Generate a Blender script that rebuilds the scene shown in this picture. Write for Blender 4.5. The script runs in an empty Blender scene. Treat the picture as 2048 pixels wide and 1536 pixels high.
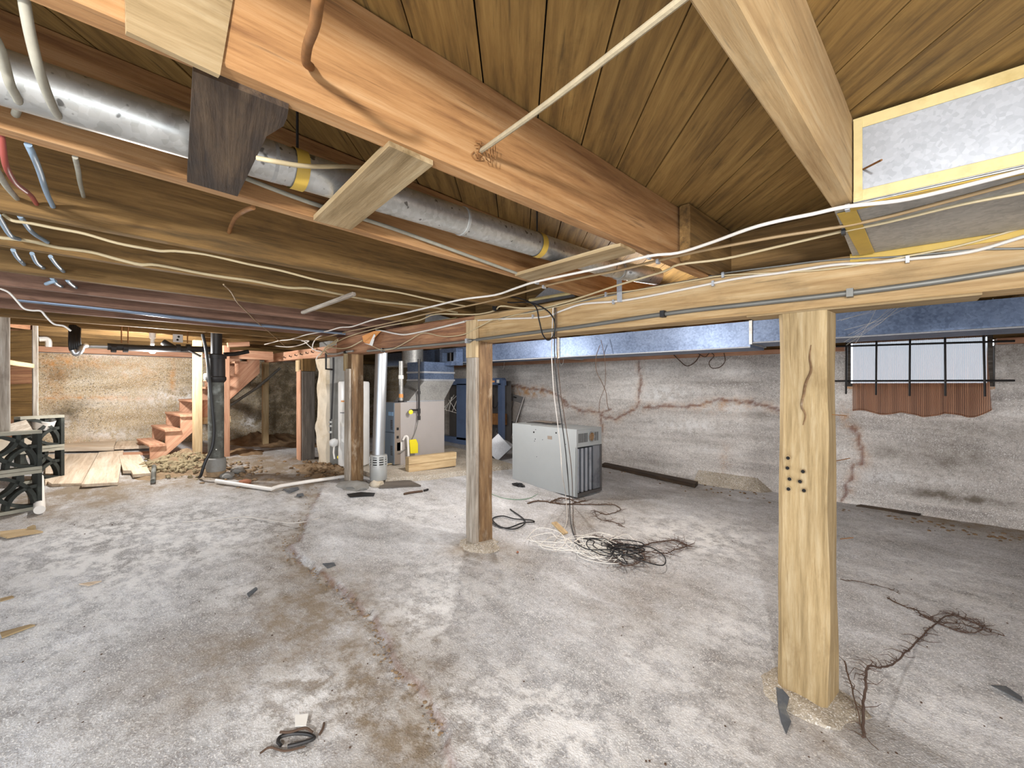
import bpy, bmesh, math, random
import numpy as np
from mathutils import Vector, Matrix, noise as mnoise

random.seed(7)
SC = bpy.context.scene
COL = SC.collection

# ---------------------------------------------------------------- camera
YAW = math.radians(42.1)          # joists run along +Y, the girder along X
FPX, CX, CY = 870.0, 1024.0, 771.0
CAMZ = 1.51
cam_data = bpy.data.cameras.new('camera')
cam_data.sensor_width = 36.0
cam_data.lens = 36.0 * FPX / 2048.0
cam_data.shift_y = 3.0 / 2048.0
cam_data.clip_start = 0.02
cam = bpy.data.objects.new('camera', cam_data)
cam.location = (0, 0, CAMZ)
cam.rotation_euler = (math.pi / 2, 0, YAW)
COL.objects.link(cam)
SC.camera = cam

# ---------------------------------------------------------------- world, lights, exposure
world = bpy.data.worlds.new('world')
SC.world = world
world.use_nodes = True
bgn = world.node_tree.nodes['Background']
bgn.inputs[0].default_value = (0.86, 0.93, 1.0, 1)
bgn.inputs[1].default_value = 2.1

def lamp(name, kind, loc, power, color, size=0.1, aim=None, size_y=None):
    ld = bpy.data.lights.new(name, kind)
    ld.energy = power
    ld.color = color
    if kind == 'POINT':
        ld.shadow_soft_size = size
    if kind == 'AREA':
        ld.shape = 'RECTANGLE'
        ld.size = size
        ld.size_y = size_y or size
    o = bpy.data.objects.new(name, ld)
    o.location = loc
    if aim is not None:
        o.rotation_euler = (Vector(aim) - Vector(loc)).to_track_quat('-Z', 'Y').to_euler()
    COL.objects.link(o)
    return o

# photographer's flash held up beside the camera
lamp('flash', 'POINT', (0.60, -1.30, 1.83), 200, (1.0, 0.985, 0.97), 0.07)

vs = SC.view_settings
vs.view_transform = 'Standard'
vs.look = 'None'
vs.gamma = 1.0
vs.use_curve_mapping = False
vs.exposure = 0.9
try:
    SC.cycles.max_bounces = 7
    SC.cycles.diffuse_bounces = 5
    SC.cycles.glossy_bounces = 3
    SC.cycles.transparent_max_bounces = 6
    SC.cycles.caustics_reflective = False
    SC.cycles.caustics_refractive = False
    SC.cycles.adaptive_threshold = 0.03
except Exception:
    pass

# ---------------------------------------------------------------- projection helpers
RV = Vector((math.cos(YAW), math.sin(YAW), 0))
FV = Vector((-math.sin(YAW), math.cos(YAW), 0))
CAMP = Vector((0, 0, CAMZ))

def ray(u, v):
    return FV + RV * ((u - CX) / FPX) + Vector((0, 0, (CY - v) / FPX))

def P(u, v, X=None, Y=None, Z=None, D=None):
    d = ray(u, v)
    if X is not None: t = X / d.x
    elif Y is not None: t = Y / d.y
    elif Z is not None: t = (Z - CAMZ) / d.z
    else: t = D
    return CAMP + d * t

# floor height: smooth surface through measured spots (x, y, z)
_FC = np.array([(-.3, 2.5, 0), (-2.6, 2.45, .21), (-4.7, 2.5, .39), (-1.4, 6.2, .19), (-3.6, 6.2, .23), (.8, 6.2, .165),
                (-7.9, .2, .70), (-6.4, .1, .50), (-6.7, 1.7, .60), (-5.1, .1, .36), (-3, .2, .16), (-1, .3, .03), (0, 0, 0),
                (1.5, 1, -.03), (2, 4, .05), (-7.6, 4, .52), (-5.1, 5.1, .36), (-8, 6.2, .45), (-3, -2, .12), (1.5, -2, 0),
                (-8, -2, .68), (-2.8, 4.2, .21), (-5.0, 3.2, .40), (-1, 1.3, .03)], float)
def _phi(r):
    return r
_A = np.linalg.norm(_FC[:, None, :2] - _FC[None, :, :2], axis=2)
_n = len(_FC)
_M = np.zeros((_n + 3, _n + 3)); _M[:_n, :_n] = _phi(_A) - np.eye(_n) * .12
_M[:_n, _n] = 1; _M[:_n, _n + 1:] = _FC[:, :2]; _M[_n:, :_n] = _M[:_n, _n:].T
_W = np.linalg.solve(_M, np.concatenate([_FC[:, 2], np.zeros(3)]))
def floor_np(xy):
    r = np.linalg.norm(xy[:, None, :] - _FC[None, :, :2], axis=2)
    return _phi(r) @ _W[:_n] + _W[_n] + xy @ _W[_n + 1:]
def fz(x, y):
    return float(floor_np(np.array([[x, y]], float))[0])
def fl(u, v, lift=0.0):
    z = .2
    for _ in range(25):
        p = P(u, v, Z=min(z, 1.45))
        z = .5 * z + .5 * fz(max(-8.2, p.x), min(6.4, p.y))
    p = P(u, v, Z=z)
    return Vector((p.x, p.y, z + lift))

# ---------------------------------------------------------------- materials
def lin(c):
    if isinstance(c, str):
        c = tuple(int(c[i:i + 2], 16) / 255 for i in (0, 2, 4))
    return tuple((x / 12.92 if x <= .04045 else ((x + .055) / 1.055) ** 2.4) for x in c) + (1.0,)

class NT:
    def __init__(s, name):
        s.m = bpy.data.materials.new(name); s.m.use_nodes = True
        s.t = s.m.node_tree; s.t.nodes.clear()
        s.out = s.t.nodes.new('ShaderNodeOutputMaterial')
        s.b = s.t.nodes.new('ShaderNodeBsdfPrincipled')
        s.link(s.b.outputs[0], s.out.inputs[0])
    def link(s, a, b): s.t.links.new(a, b)
    def n(s, typ, **kw):
        nd = s.t.nodes.new(typ)
        for k, v in kw.items():
            if k in nd.inputs.keys():
                if hasattr(v, 'links') or isinstance(v, bpy.types.NodeSocket): s.link(v, nd.inputs[k])
                else: nd.inputs[k].default_value = v
            else: setattr(nd, k, v)
        return nd
    def coords(s, scale=(1, 1, 1), rnd=True, which='Object'):
        tc = s.n('ShaderNodeTexCoord')
        v = tc.outputs[which]
        if rnd:
            oi = s.n('ShaderNodeObjectInfo')
            mu = s.n('ShaderNodeMath', operation='MULTIPLY'); s.link(oi.outputs['Random'], mu.inputs[0]); mu.inputs[1].default_value = 37.0
            ad = s.n('ShaderNodeVectorMath', operation='ADD'); s.link(v, ad.inputs[0]); s.link(mu.outputs[0], ad.inputs[1])
            v = ad.outputs[0]
        mp = s.n('ShaderNodeMapping'); s.link(v, mp.inputs['Vector']); mp.inputs['Scale'].default_value = scale
        return mp.outputs[0]
    def noise(s, vec, scale, detail=4, rough=.55, dist=0.0):
        nd = s.n('ShaderNodeTexNoise'); s.link(vec, nd.inputs['Vector'])
        nd.inputs['Scale'].default_value = scale; nd.inputs['Detail'].default_value = detail
        nd.inputs['Roughness'].default_value = rough; nd.inputs['Distortion'].default_value = dist
        return nd.outputs['Fac']
    def ramp(s, fac, stops):
        r = s.n('ShaderNodeValToRGB'); s.link(fac, r.inputs[0])
        el = r.color_ramp.elements
        while len(el) < len(stops): el.new(.5)
        for e, (p, c) in zip(el, stops):
            e.position = p
            e.color = lin(c) if not isinstance(c, (int, float)) else (c, c, c, 1)
        return r.outputs[0]
    def mix(s, fac, a, b, typ='MIX'):
        m = s.n('ShaderNodeMix', data_type='RGBA', blend_type=typ)
        if isinstance(fac, (int, float)): m.inputs[0].default_value = fac
        else: s.link(fac, m.inputs[0])
        for k, x in ((6, a), (7, b)):
            if isinstance(x, (str, tuple)): m.inputs[k].default_value = lin(x) if isinstance(x, str) else x
            else: s.link(x, m.inputs[k])
        return m.outputs[2]
    def math(s, op, a, b=0.0, clamp=False):
        m = s.n('ShaderNodeMath', operation=op, use_clamp=clamp)
        for k, x in ((0, a), (1, b)):
            if isinstance(x, (int, float)): m.inputs[k].default_value = x
            else: s.link(x, m.inputs[k])
        return m.outputs[0]
    def bump(s, h, strength=.3, dist=.01):
        b = s.n('ShaderNodeBump'); s.link(h, b.inputs['Height'])
        b.inputs['Strength'].default_value = strength; b.inputs['Distance'].default_value = dist
        s.link(b.outputs[0], s.b.inputs['Normal'])
    def col(s, c):
        if isinstance(c, (str, tuple)): s.b.inputs['Base Color'].default_value = lin(c) if isinstance(c, str) else c
        else: s.link(c, s.b.inputs['Base Color'])
    def set(s, **kw):
        for k, v in kw.items(): s.b.inputs[k.replace('_', ' ')].default_value = v

def wood(name, dark, mid, light, stain='4a3a28', rough=.8, grain=16, sc=2.2, amt=.55, bump=.35, ring=True):
    t = NT(name)
    v = t.coords((1, grain, grain))
    n1 = t.noise(v, sc, 8, .68, .25)
    c = t.ramp(n1, [(.30, dark), (.50, mid), (.72, light)])
    v2 = t.coords((.6, 3, 3))
    n2 = t.noise(v2, 1.7, 4, .6)
    tint = t.ramp(n2, [(.32, .70), (.62, 1.0)])
    c = t.mix(.8, c, tint, 'MULTIPLY')
    v3 = t.coords((1.2, 2.2, 2.2))
    n3 = t.noise(v3, 3.1, 5, .7)
    f = t.ramp(n3, [(.56, 0.0), (.74, amt)])
    c = t.mix(f, c, stain)
    # small dark checks along the grain
    v4 = t.coords((2.5, 60, 60)); n4 = t.noise(v4, 1.6, 3, .5)
    f4 = t.ramp(n4, [(.64, 0.0), (.72, .55)])
    c = t.mix(f4, c, stain)
    t.col(c); t.set(Roughness=rough)
    t.bump(t.math('ADD', n1, t.math('MULTIPLY', n4, -.5)), bump, .006)
    return t.m

def plain(name, c, rough=.6, metal=0.0, var=.12, sc=9, bump=0.0, stain=None, amt=.4):
    t = NT(name)
    v = t.coords((1, 1, 1))
    n1 = t.noise(v, sc, 5, .6)
    cc = t.mix(var, c, t.ramp(n1, [(.3, .25), (.7, 1.0)]), 'MULTIPLY')
    if stain:
        n2 = t.noise(v, sc * .45, 5, .65)
        cc = t.mix(t.ramp(n2, [(.5, 0.0), (.68, amt)]), cc, stain)
    t.col(cc); t.set(Roughness=rough, Metallic=metal)
    if bump: t.bump(n1, bump, .006)
    return t.m

def galv(name, c1, c2, rough=.38, metal=.75, sc=70, spots=None):
    t = NT(name)
    v = t.coords((1, 1, 1))
    vo = t.n('ShaderNodeTexVoronoi'); t.link(v, vo.inputs['Vector']); vo.inputs['Scale'].default_value = sc
    n1 = t.noise(v, 3.0, 4, .6)
    s = t.math('ADD', t.math('MULTIPLY', t.n('ShaderNodeSeparateColor', Color=vo.outputs['Color']).outputs[0], .22), t.math('MULTIPLY', n1, .85))
    c = t.ramp(s, [(.25, c1), (.75, c2)])
    if spots:
        n3 = t.noise(v, 34, 2, .4)
        c = t.mix(t.ramp(n3, [(.66, 0.0), (.70, .8)]), c, spots)
    t.col(c); t.set(Roughness=rough, Metallic=metal)
    return t.m

M = {}
M['joist'] = wood('joist wood', '7c5431', 'a67a4c', 'bd966a', '5f4228', amt=.3)
M['joist_dark'] = wood('old joist and shaded board wood', '4f3c1e', '7b5d32', '997848', '35281a', amt=.4)
M['joist_red'] = wood('reddish joist wood', '5f4434', '836250', 'a07c68', '43302a', amt=.4)
M['subfloor'] = wood('subfloor wood', '5c4420', '8c6c38', 'ac8a4e', '33260f', grain=14, amt=.45, bump=.3)
M['beam'] = wood('girder wood', '98784e', 'b6976a', 'c9b088', '6d5d42', amt=.42, grain=16)
M['beam_dark'] = wood('aged girder and shaded board wood', '6b4632', '96694a', 'b58a64', '4a3428', amt=.5)
M['post_pale'] = wood('pale post wood', '927c56', 'b69d72', 'cdb994', '7a6038', grain=13, sc=2.6, amt=.5, bump=.8)
M['post_grey'] = wood('grey weathered wood', '756a5e', 'a59a8c', 'c9c2b8', '5a4c40', amt=.5, bump=.5)
M['post_brown'] = wood('brown post wood', '4e3a26', '7c5f40', 'a88a64', 'c8bda8', grain=8, amt=.5, bump=.5)
M['fresh'] = wood('fresh lumber', 'b0926a', 'cbb188', 'dac59e', '97774e', amt=.25)
M['fresh_orange'] = wood('orange lumber', 'a9775a', 'c9987a', 'dab496', '8a5a40', amt=.25)
M['dark_board'] = wood('dark mouldy board', '1f1813', '3f3022', '64503a', '1c1618', grain=7, amt=.6, bump=.7)
M['drift'] = wood('dusty board', '7c6642', 'a28a64', 'baa682', '624e32', amt=.35, grain=10)
M['plank_pale'] = wood('dusty floor plank', 'b79f86', 'd9c6ae', 'ebdfce', 'a08468', amt=.3, grain=9)
M['grey_timber'] = wood('dark grey timber', '4b443d', '6d655d', '8a827a', '3a332d', amt=.4)
M['galv'] = galv('galvanised sheet', '44526b', '74849f', rough=.5, metal=.5)
M['galv_dull'] = galv('dull galvanised sheet', '8d8d8b', 'bdbcb8', rough=.5, metal=.55)
M['galv_spot'] = galv('spotted galvanised pipe', 'a5a59f', 'd5d6d4', rough=.34, metal=.8, spots='4d4a46')
M['galv_light'] = galv('bright galvanised sheet', '9ea2a8', 'c2c6cc', rough=.42, metal=.5, sc=90)
M['steel'] = plain('shiny steel pipe', 'b9bcbf', .38, .9, .12)
M['silver_paint'] = plain('silver painted steel', 'b9bbb9', .4, .4, .1)
M['cast_iron'] = plain('cast iron', '5f605a', .6, .3, .5, 14, .4, 'a2a9a6', .6)
M['black'] = plain('black rubber', '17171a', .5)
M['black_iron'] = plain('black iron pipe', '2c2a2a', .5, .3)
M['cable_white'] = plain('white cable jacket', 'd6d0c8', .45, 0, .1)
M['cable_cream'] = plain('cream cable jacket', 'bfae8a', .5, 0, .15)
M['wire_white'] = plain('clean white wire', 'f2efe8', .4, 0, .05)
M['cable_tan'] = plain('tan cable jacket', '9f8560', .55, 0, .15)
M['cable_grey'] = plain('grey cloth cable', '9d9888', .8, 0, .3, 30)
M['cable_blue'] = plain('bluish grey cable', '8ba0b2', .5, 0, .15)
M['cable_red'] = plain('red wire', '9a4a40', .5)
M['conduit'] = plain('grey conduit', '7b7a74', .5, .5, .2)
M['loam'] = plain('dry grey brown earth', '9b8468', 1.0, 0, .5, 22, 1.0, '66513a', .6)
M['conduit_blue'] = plain('silver blue conduit', '93a5bd', .35, .7, .1)
M['rust'] = plain('rusty iron', '8f6236', .8, .2, .5, 20, .5)
M['rope'] = plain('old cloth rope', 'a6987c', .9, 0, .3, 40, .4)
M['tape'] = plain('yellow foil tape', 'c2a044', .5, 0, .3)
M['tape_pale'] = plain('pale yellow sealant tape', 'd8c48c', .6, 0, .3, 14, 0, '9a7f3a', .5)
M['white_paint'] = plain('white enamel', 'e6e6e4', .35)
M['grey_paint'] = plain('warm grey furnace enamel', 'b3adaa', .4, .1, .06)
M['bluegrey_paint'] = plain('blue grey door enamel', '8593a3', .4, .1, .06)
M['brown_paint'] = plain('brown grey corner enamel', '8f8378', .45, .1, .06)
M['old_grey'] = plain('dull grey cabinet enamel', 'a2a7a9', .5, .1, .08, 5)
M['old_blue'] = plain('blue hammered enamel', '5a6c8c', .45, .2, .15, 5, 0, '43506a', .5)
M['dark_metal'] = plain('dark grey louvre metal', '585554', .6, .2, .15)
M['soot'] = plain('sooty steel', 'a8aeb8', .35, .8, .2, 6, 0, '3f434c', .8)
M['dark'] = plain('dark void', '141210', .9)
M['pvc'] = plain('white pvc', 'eeeae4', .4, 0, .06)
M['yellow'] = plain('yellow plastic tag', 'f2e02c', .5)
M['orange_card'] = plain('orange card', 'e8a05c', .6)
M['paper'] = plain('white paper label', 'eceae4', .7)
M['blue_label'] = plain('pale blue label', '9cc4ea', .6)
M['breeze'] = plain('dark green black screen block', '2f332f', .8, 0, .4, 18, .4, '5a5f58', .4)
M['breeze_top'] = plain('dusty block edge', 'a8a596', .9, 0, .3, 12, .3)
M['mortar'] = plain('pale plaster', 'd9cdb9', .85, 0, .25, 7, .6, 'a58c5e', .55)
M['pier'] = plain('grey concrete pier', '93928e', .85, 0, .3, 8, .5, '6f675a', .5)
M['root'] = plain('dry root', '5a4638', .9, 0, .3, 40)
M['root_red'] = plain('reddish dry root', '5f4c42', .9, 0, .4, 60, .3)
M['dirt'] = plain('brown dirt', '8d7253', 1.0, 0, .5, 14, 1.0, '5c452f', .6)
M['insul'] = plain('pale crumbled insulation', 'a19374', 1.0, 0, .5, 25, 1.0, '5f523c', .7)
M['shard'] = plain('slate grey shard', '565a60', .8, 0, .4, 22, .4, '8a8880', .5)
M['cob'] = plain('cobweb dust', 'cfc8b8', .9)
M['green_wire'] = plain('green wire', '7f9a86', .6)
M['burlap'] = plain('red brown stone', 'b0765a', .95, 0, .4, 10, .6)

def concrete(name, cols, attr=True, streak=(1, 1, 1), aggregate=.0, orange='b5803c', grime='5b4c38', sc=1.0):
    t = NT(name)
    v = t.coords((1, 1, 1), False)
    vs_ = t.coords(streak, False)
    n1 = t.noise(vs_, 1.6 * sc, 8, .66, .3)
    c = t.ramp(n1, [(.28, cols[0]), (.44, cols[1]), (.56, cols[2]), (.70, cols[3])])
    n2 = t.noise(v, 38, 4, .7)
    c = t.mix(.55, c, t.ramp(n2, [(.36, .5), (.55, 1.0)]), 'MULTIPLY')
    n5 = t.noise(v, 120, 2, .5)
    c = t.mix(t.ramp(n5, [(.56, 0.0), (.64, .75)]), c, 'efeeec')
    n6 = t.noise(v, 165, 2, .5)
    c = t.mix(t.ramp(n6, [(.60, 0.0), (.68, .6)]), c, '6f6558')
    if aggregate:
        vo = t.n('ShaderNodeTexVoronoi'); t.link(v, vo.inputs['Vector']); vo.inputs['Scale'].default_value = 34
        d = t.ramp(vo.outputs['Distance'], [(.15, aggregate), (.36, 0.0)])
        n7 = t.noise(v, 1.1, 3, .6)
        d = t.math('MULTIPLY', d, t.ramp(n7, [(.42, 0.0), (.58, 1.0)]))
        c = t.mix(d, c, '3f3830')
    h = t.math('ADD', t.math('MULTIPLY', n1, .6), t.math('MULTIPLY', n2, .7))
    if attr:
        at = t.n('ShaderNodeAttribute', attribute_name='mask')
        se = t.n('ShaderNodeSeparateColor', Color=at.outputs['Color'])
        n3 = t.noise(v, 5.5, 7, .72)
        jit = t.ramp(n3, [(.30, 0.0), (.70, 1.0)])
        # R: grime / dirt, G: white bloom, B: cracks with rusty edges
        fr = t.math('MULTIPLY', se.outputs[0], t.math('ADD', t.math('MULTIPLY', jit, 1.3), .15), True)
        c = t.mix(t.math('MULTIPLY', fr, .85), c, grime)
        n4 = t.noise(v, 9, 8, .75)
        fg = t.math('MULTIPLY', se.outputs[1], t.ramp(n4, [(.44, 0.0), (.56, 1.0)]), True)
        c = t.mix(t.math('MULTIPLY', fg, .85), c, 'f0f0f0')
        fo = t.math('MULTIPLY', at.outputs['Alpha'], t.ramp(n4, [(.42, 0.0), (.60, 1.0)]), True)
        c = t.mix(t.math('MULTIPLY', fo, .8), c, orange)
        c = t.mix(t.math('MULTIPLY', se.outputs[2], .85, True), c, '6b3a28')
    t.col(c); t.set(Roughness=.92)
    t.bump(t.math('ADD', h, t.math('MULTIPLY', n5, .5)), .55, .014)
    return t.m
M['floor'] = concrete('worn concrete floor', ['908d8c', 'aeaeb0', 'c3c4c8', 'e6e8ec'], streak=(1, 1.5, 1), grime='7f6d52', sc=1.2)
M['pad'] = concrete('pale pad concrete', ['8f8474', 'ada290', 'c0b6a6', 'd8d0c2'], attr=False)
M['wall'] = concrete('board formed concrete wall', ['9c9591', 'bbb5b0', 'd0cac5', 'e8e4e0'], streak=(.5, 1, 3.2), grime='574c3c')
M['wall_back'] = concrete('stained old concrete wall', ['8a7858', 'b09c7a', 'c4b292', 'dacfbc'], streak=(1, .45, 2.2), aggregate=.6, grime='4d422c', orange='c98a3e')

# ---------------------------------------------------------------- mesh helpers
class MB:
    def __init__(s): s.v = []; s.f = []
    def add(s, vs, fs):
        b = len(s.v); s.v += [Vector(q) for q in vs]; s.f += [tuple(b + i for i in q) for q in fs]; return s
    def box(s, x0, x1, y0, y1, z0, z1, mat=None):
        q = [(x, y, z) for z in (z0, z1) for y in (y0, y1) for x in (x0, x1)]
        if mat is not None: q = [mat @ Vector(p) for p in q]
        return s.add(q, [(0, 2, 3, 1), (4, 5, 7, 6), (0, 1, 5, 4), (2, 6, 7, 3), (0, 4, 6, 2), (1, 3, 7, 5)])
    def prism(s, poly, vec):
        n = len(poly); vec = Vector(vec); a = [Vector(p) for p in poly]
        return s.add(a + [p + vec for p in a], [tuple(range(n))[::-1], tuple(range(n, 2 * n))] + [(i, (i + 1) % n, n + (i + 1) % n, n + i) for i in range(n)])
    def tube(s, pts, r, n=8, caps=True, closed=False, flat=1.0):
        pts = [Vector(p) for p in pts]; m = len(pts)
        rs = r if isinstance(r, (list, tuple)) else [r] * m
        rings = []; up = None
        for i in range(m):
            if closed: t = pts[(i + 1) % m] - pts[i - 1]
            else: t = pts[min(i + 1, m - 1)] - pts[max(i - 1, 0)]
            if t.length < 1e-9: t = Vector((0, 0, 1))
            t.normalize()
            if up is None:
                up = Vector((0, 0, 1)) if abs(t.z) < .9 else Vector((1, 0, 0))
            a = t.cross(up)
            if a.length < 1e-6: a = t.cross(Vector((0, 1, 0)))
            a.normalize(); b = a.cross(t).normalized(); up = b
            rings.append([pts[i] + (a * math.cos(k * 2 * math.pi / n) + b * math.sin(k * 2 * math.pi / n) * flat) * rs[i] for k in range(n)])
        vs = [p for q in rings for p in q]; fs = []
        for i in range(m if closed else m - 1):
            j = (i + 1) % m
            for k in range(n):
                k2 = (k + 1) % n
                fs.append((i * n + k, i * n + k2, j * n + k2, j * n + k))
        if caps and not closed:
            fs.append(tuple(range(n))[::-1]); fs.append(tuple((m - 1) * n + k for k in range(n)))
        return s.add(vs, fs)
    def lathe(s, prof, c, n=20, axis=(0, 0, 1)):
        ax = Vector(axis).normalized(); q = ax.to_track_quat('Z', 'Y'); c = Vector(c)
        vs = []; fs = []; m = len(prof)
        for r, z in prof:
            for k in range(n):
                a = k * 2 * math.pi / n
                vs.append(c + q @ Vector((r * math.cos(a), r * math.sin(a), z)))
        for i in range(m - 1):
            for k in range(n):
                k2 = (k + 1) % n
                fs.append((i * n + k, i * n + k2, (i + 1) * n + k2, (i + 1) * n + k))
        if prof[0][0] > 1e-6: fs.append(tuple(range(n))[::-1])
        if prof[-1][0] > 1e-6: fs.append(tuple((m - 1) * n + k for k in range(n)))
        return s.add(vs, fs)

_ploc = {}
def link(name, me, mat, parent=None, mw=None, smooth=False, kind=None):
    o = bpy.data.objects.new(name, me)
    COL.objects.link(o)
    if mat is not None and not me.materials: me.materials.append(M[mat] if isinstance(mat, str) else mat)
    if smooth:
        for p in me.polygons: p.use_smooth = True
    mw = mw or Matrix.Identity(4)
    if parent is not None:
        o.parent = parent
        pm = _ploc[parent.name]
        o.matrix_basis = pm.inverted() @ mw
    else:
        o.matrix_basis = mw
    _ploc[o.name] = mw
    if kind: o['kind'] = kind
    return o

def build(mb, name, mat, parent=None, smooth=False, kind=None, origin=None):
    if origin is None:
        lo = Vector((min(p.x for p in mb.v), min(p.y for p in mb.v), min(p.z for p in mb.v)))
        hi = Vector((max(p.x for p in mb.v), max(p.y for p in mb.v), max(p.z for p in mb.v)))
        origin = Vector(((lo.x + hi.x) / 2, (lo.y + hi.y) / 2, lo.z))
    me = bpy.data.meshes.new(name)
    me.from_pydata([tuple(p - origin) for p in mb.v], [], mb.f)
    bm = bmesh.new(); bm.from_mesh(me); bmesh.ops.recalc_face_normals(bm, faces=bm.faces); bm.to_mesh(me); bm.free()
    o = link(name, me, mat, parent, Matrix.Translation(origin), False, kind)
    if smooth:
        for p in me.polygons: p.use_smooth = True
        try: me.set_sharp_from_angle(angle=math.radians(40))
        except Exception: pass
    return o

def tag(o, label=None, cat=None, group=None, kind=None):
    if label: o['label'] = label
    if cat: o['category'] = cat
    if group: o['group'] = group
    if kind: o['kind'] = kind
    return o

def thing(name, label, cat, loc=(0, 0, 0), group=None, kind=None):
    o = bpy.data.objects.new(name, None)
    o.empty_display_size = .1
    COL.objects.link(o)
    o.location = loc
    _ploc[o.name] = Matrix.Translation(Vector(loc))
    tag(o, label, cat, group, kind)
    return o

def frame(A, B, up=(0, 0, 1)):
    A = Vector(A); B = Vector(B); x = (B - A).normalized(); up = Vector(up)
    y = up.cross(x)
    if y.length < 1e-4: y = Vector((0, 1, 0)).cross(x) if abs(x.y) < .9 else Vector((1, 0, 0)).cross(x)
    y.normalize(); z = x.cross(y).normalized()
    m = Matrix((x, y, z)).transposed().to_4x4(); m.translation = A
    return m

def timber(name, A, B, w, h, mat, parent=None, up=(0, 0, 1), ch=.006, jit=.002, seg=None, nsc=3.0, taper=None, kind=None, seed=None):
    """sawn board/post from A to B (centre line); w across, h along 'up'; local x follows the grain"""
    A = Vector(A); B = Vector(B); L = (B - A).length; mw = frame(A, B, up)
    seg = seg or max(1, min(40, int(L / .12)))
    seed = random.random() * 50 if seed is None else seed
    prof0 = [(-1, -1, 1, 0), (1, -1, -1, 0), (1, -1, 0, 1), (1, 1, 0, -1), (1, 1, -1, 0), (-1, 1, 1, 0), (-1, 1, 0, -1), (-1, -1, 0, 1)]
    vs = []
    for i in range(seg + 1):
        t = i / seg; k = 1.0 if taper is None else 1 + (taper - 1) * t
        for (sy, sz, cy, cz) in prof0:
            y = sy * w * k / 2 + cy * ch; z = sz * h * k / 2 + cz * ch; x = t * L
            q = Vector((x * nsc + seed, y * 7 + seed, z * 7))
            if jit:
                nv = mnoise.noise_vector(q) * jit
                y += nv.y; z += nv.z
            vs.append((x, y, z))
    n = 8; fs = [tuple(range(n))[::-1], tuple(seg * n + k for k in range(n))]
    for i in range(seg):
        for k in range(n):
            k2 = (k + 1) % n
            fs.append((i * n + k, i * n + k2, (i + 1) * n + k2, (i + 1) * n + k))
    me = bpy.data.meshes.new(name); me.from_pydata(vs, [], fs); me.update()
    return link(name, me, mat, parent, mw, kind=kind)

def slab(name, poly, thick, mat, parent=None, grain=None, kind=None, down=True):
    """flat board from a world-space outline, extruded along its normal; local x along grain"""
    poly = [Vector(p) for p in poly]
    nrm = Vector((0, 0, 0))
    for i in range(len(poly)): nrm += (poly[i] - poly[0]).cross(poly[(i + 1) % len(poly)] - poly[0])
    nrm.normalize()
    if nrm.z > 0 and abs(nrm.z) > .2 and down: nrm = -nrm
    if nrm.z < 0 and not down: nrm = -nrm
    g = Vector(grain) if grain is not None else max(((poly[(i + 1) % len(poly)] - poly[i]) for i in range(len(poly))), key=lambda q: q.length)
    g = (g - nrm * g.dot(nrm)).normalized()
    mw = Matrix((g, nrm.cross(g), nrm)).transposed().to_4x4(); mw.translation = sum(poly, Vector()) / len(poly)
    inv = mw.inverted(); loc = [inv @ p for p in poly]
    mb = MB().prism(loc, (0, 0, thick))
    me = bpy.data.meshes.new(name); me.from_pydata([tuple(p) for p in mb.v], [], mb.f)
    bm = bmesh.new(); bm.from_mesh(me); bmesh.ops.recalc_face_normals(bm, faces=bm.faces); bm.to_mesh(me); bm.free()
    return link(name, me, mat, parent, mw, kind=kind)

def smooth_path(pts, k=5):
    pts = [Vector(p) for p in pts]
    if len(pts) < 3: return pts
    out = []
    q = [pts[0] * 2 - pts[1]] + pts + [pts[-1] * 2 - pts[-2]]
    for i in range(1, len(q) - 2):
        for j in range(k):
            t = j / k
            a, b, c, d = q[i - 1], q[i], q[i + 1], q[i + 2]
            out.append(.5 * ((2 * b) + (c - a) * t + (2 * a - 5 * b + 4 * c - d) * t * t + (3 * b - a - 3 * c + d) * t ** 3))
    out.append(pts[-1])
    return out

def cable(name, label, cat, pts, r, mat, parent=None, k=5, n=10, group=None, flat=1.0):
    o = build(MB().tube(smooth_path(pts, k), r, n, flat=flat), name, mat, parent, smooth=True)
    return tag(o, label, cat, group) if parent is None else o

def lump(c, r, seed, sub=2, amp=.35, sq=(1, 1, 1)):
    bm = bmesh.new(); bmesh.ops.create_icosphere(bm, subdivisions=sub, radius=1.0)
    vs = []
    for v in bm.verts:
        p = v.co * (1 + amp * mnoise.noise(v.co * 1.7 + Vector((seed, seed * .7, 0))) + amp * .5 * mnoise.noise(v.co * 4.1 + Vector((seed, 3, seed))))
        vs.append(Vector((p.x * r * sq[0], p.y * r * sq[1], p.z * r * sq[2])) + Vector(c))
    fs = [tuple(v.index for v in f.verts) for f in bm.faces]
    bm.free()
    return vs, fs

# ================================================================ structure
XB, YR, XS, YN = -8.0, 6.2, 2.6, -2.3      # back wall, window wall, open side, near wall
ZB, ZJ, ZC = 1.87, 2.09, 2.36              # girder underside, joist underside, subfloor underside

def seg_dist(pts, line):
    """distance of each (n,2) point to a polyline, plus signed side"""
    best = np.full(len(pts), 1e9); side = np.zeros(len(pts))
    for a, b in zip(line[:-1], line[1:]):
        a = np.array(a); b = np.array(b); d = b - a; L = (d @ d) + 1e-12
        t = np.clip(((pts - a) @ d) / L, 0, 1); q = a + t[:, None] * d
        r = np.linalg.norm(pts - q, axis=1); s = d[0] * (pts[:, 1] - a[1]) - d[1] * (pts[:, 0] - a[0])
        m = r < best; best[m] = r[m]; side[m] = np.sign(s[m])
    return best, side

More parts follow.
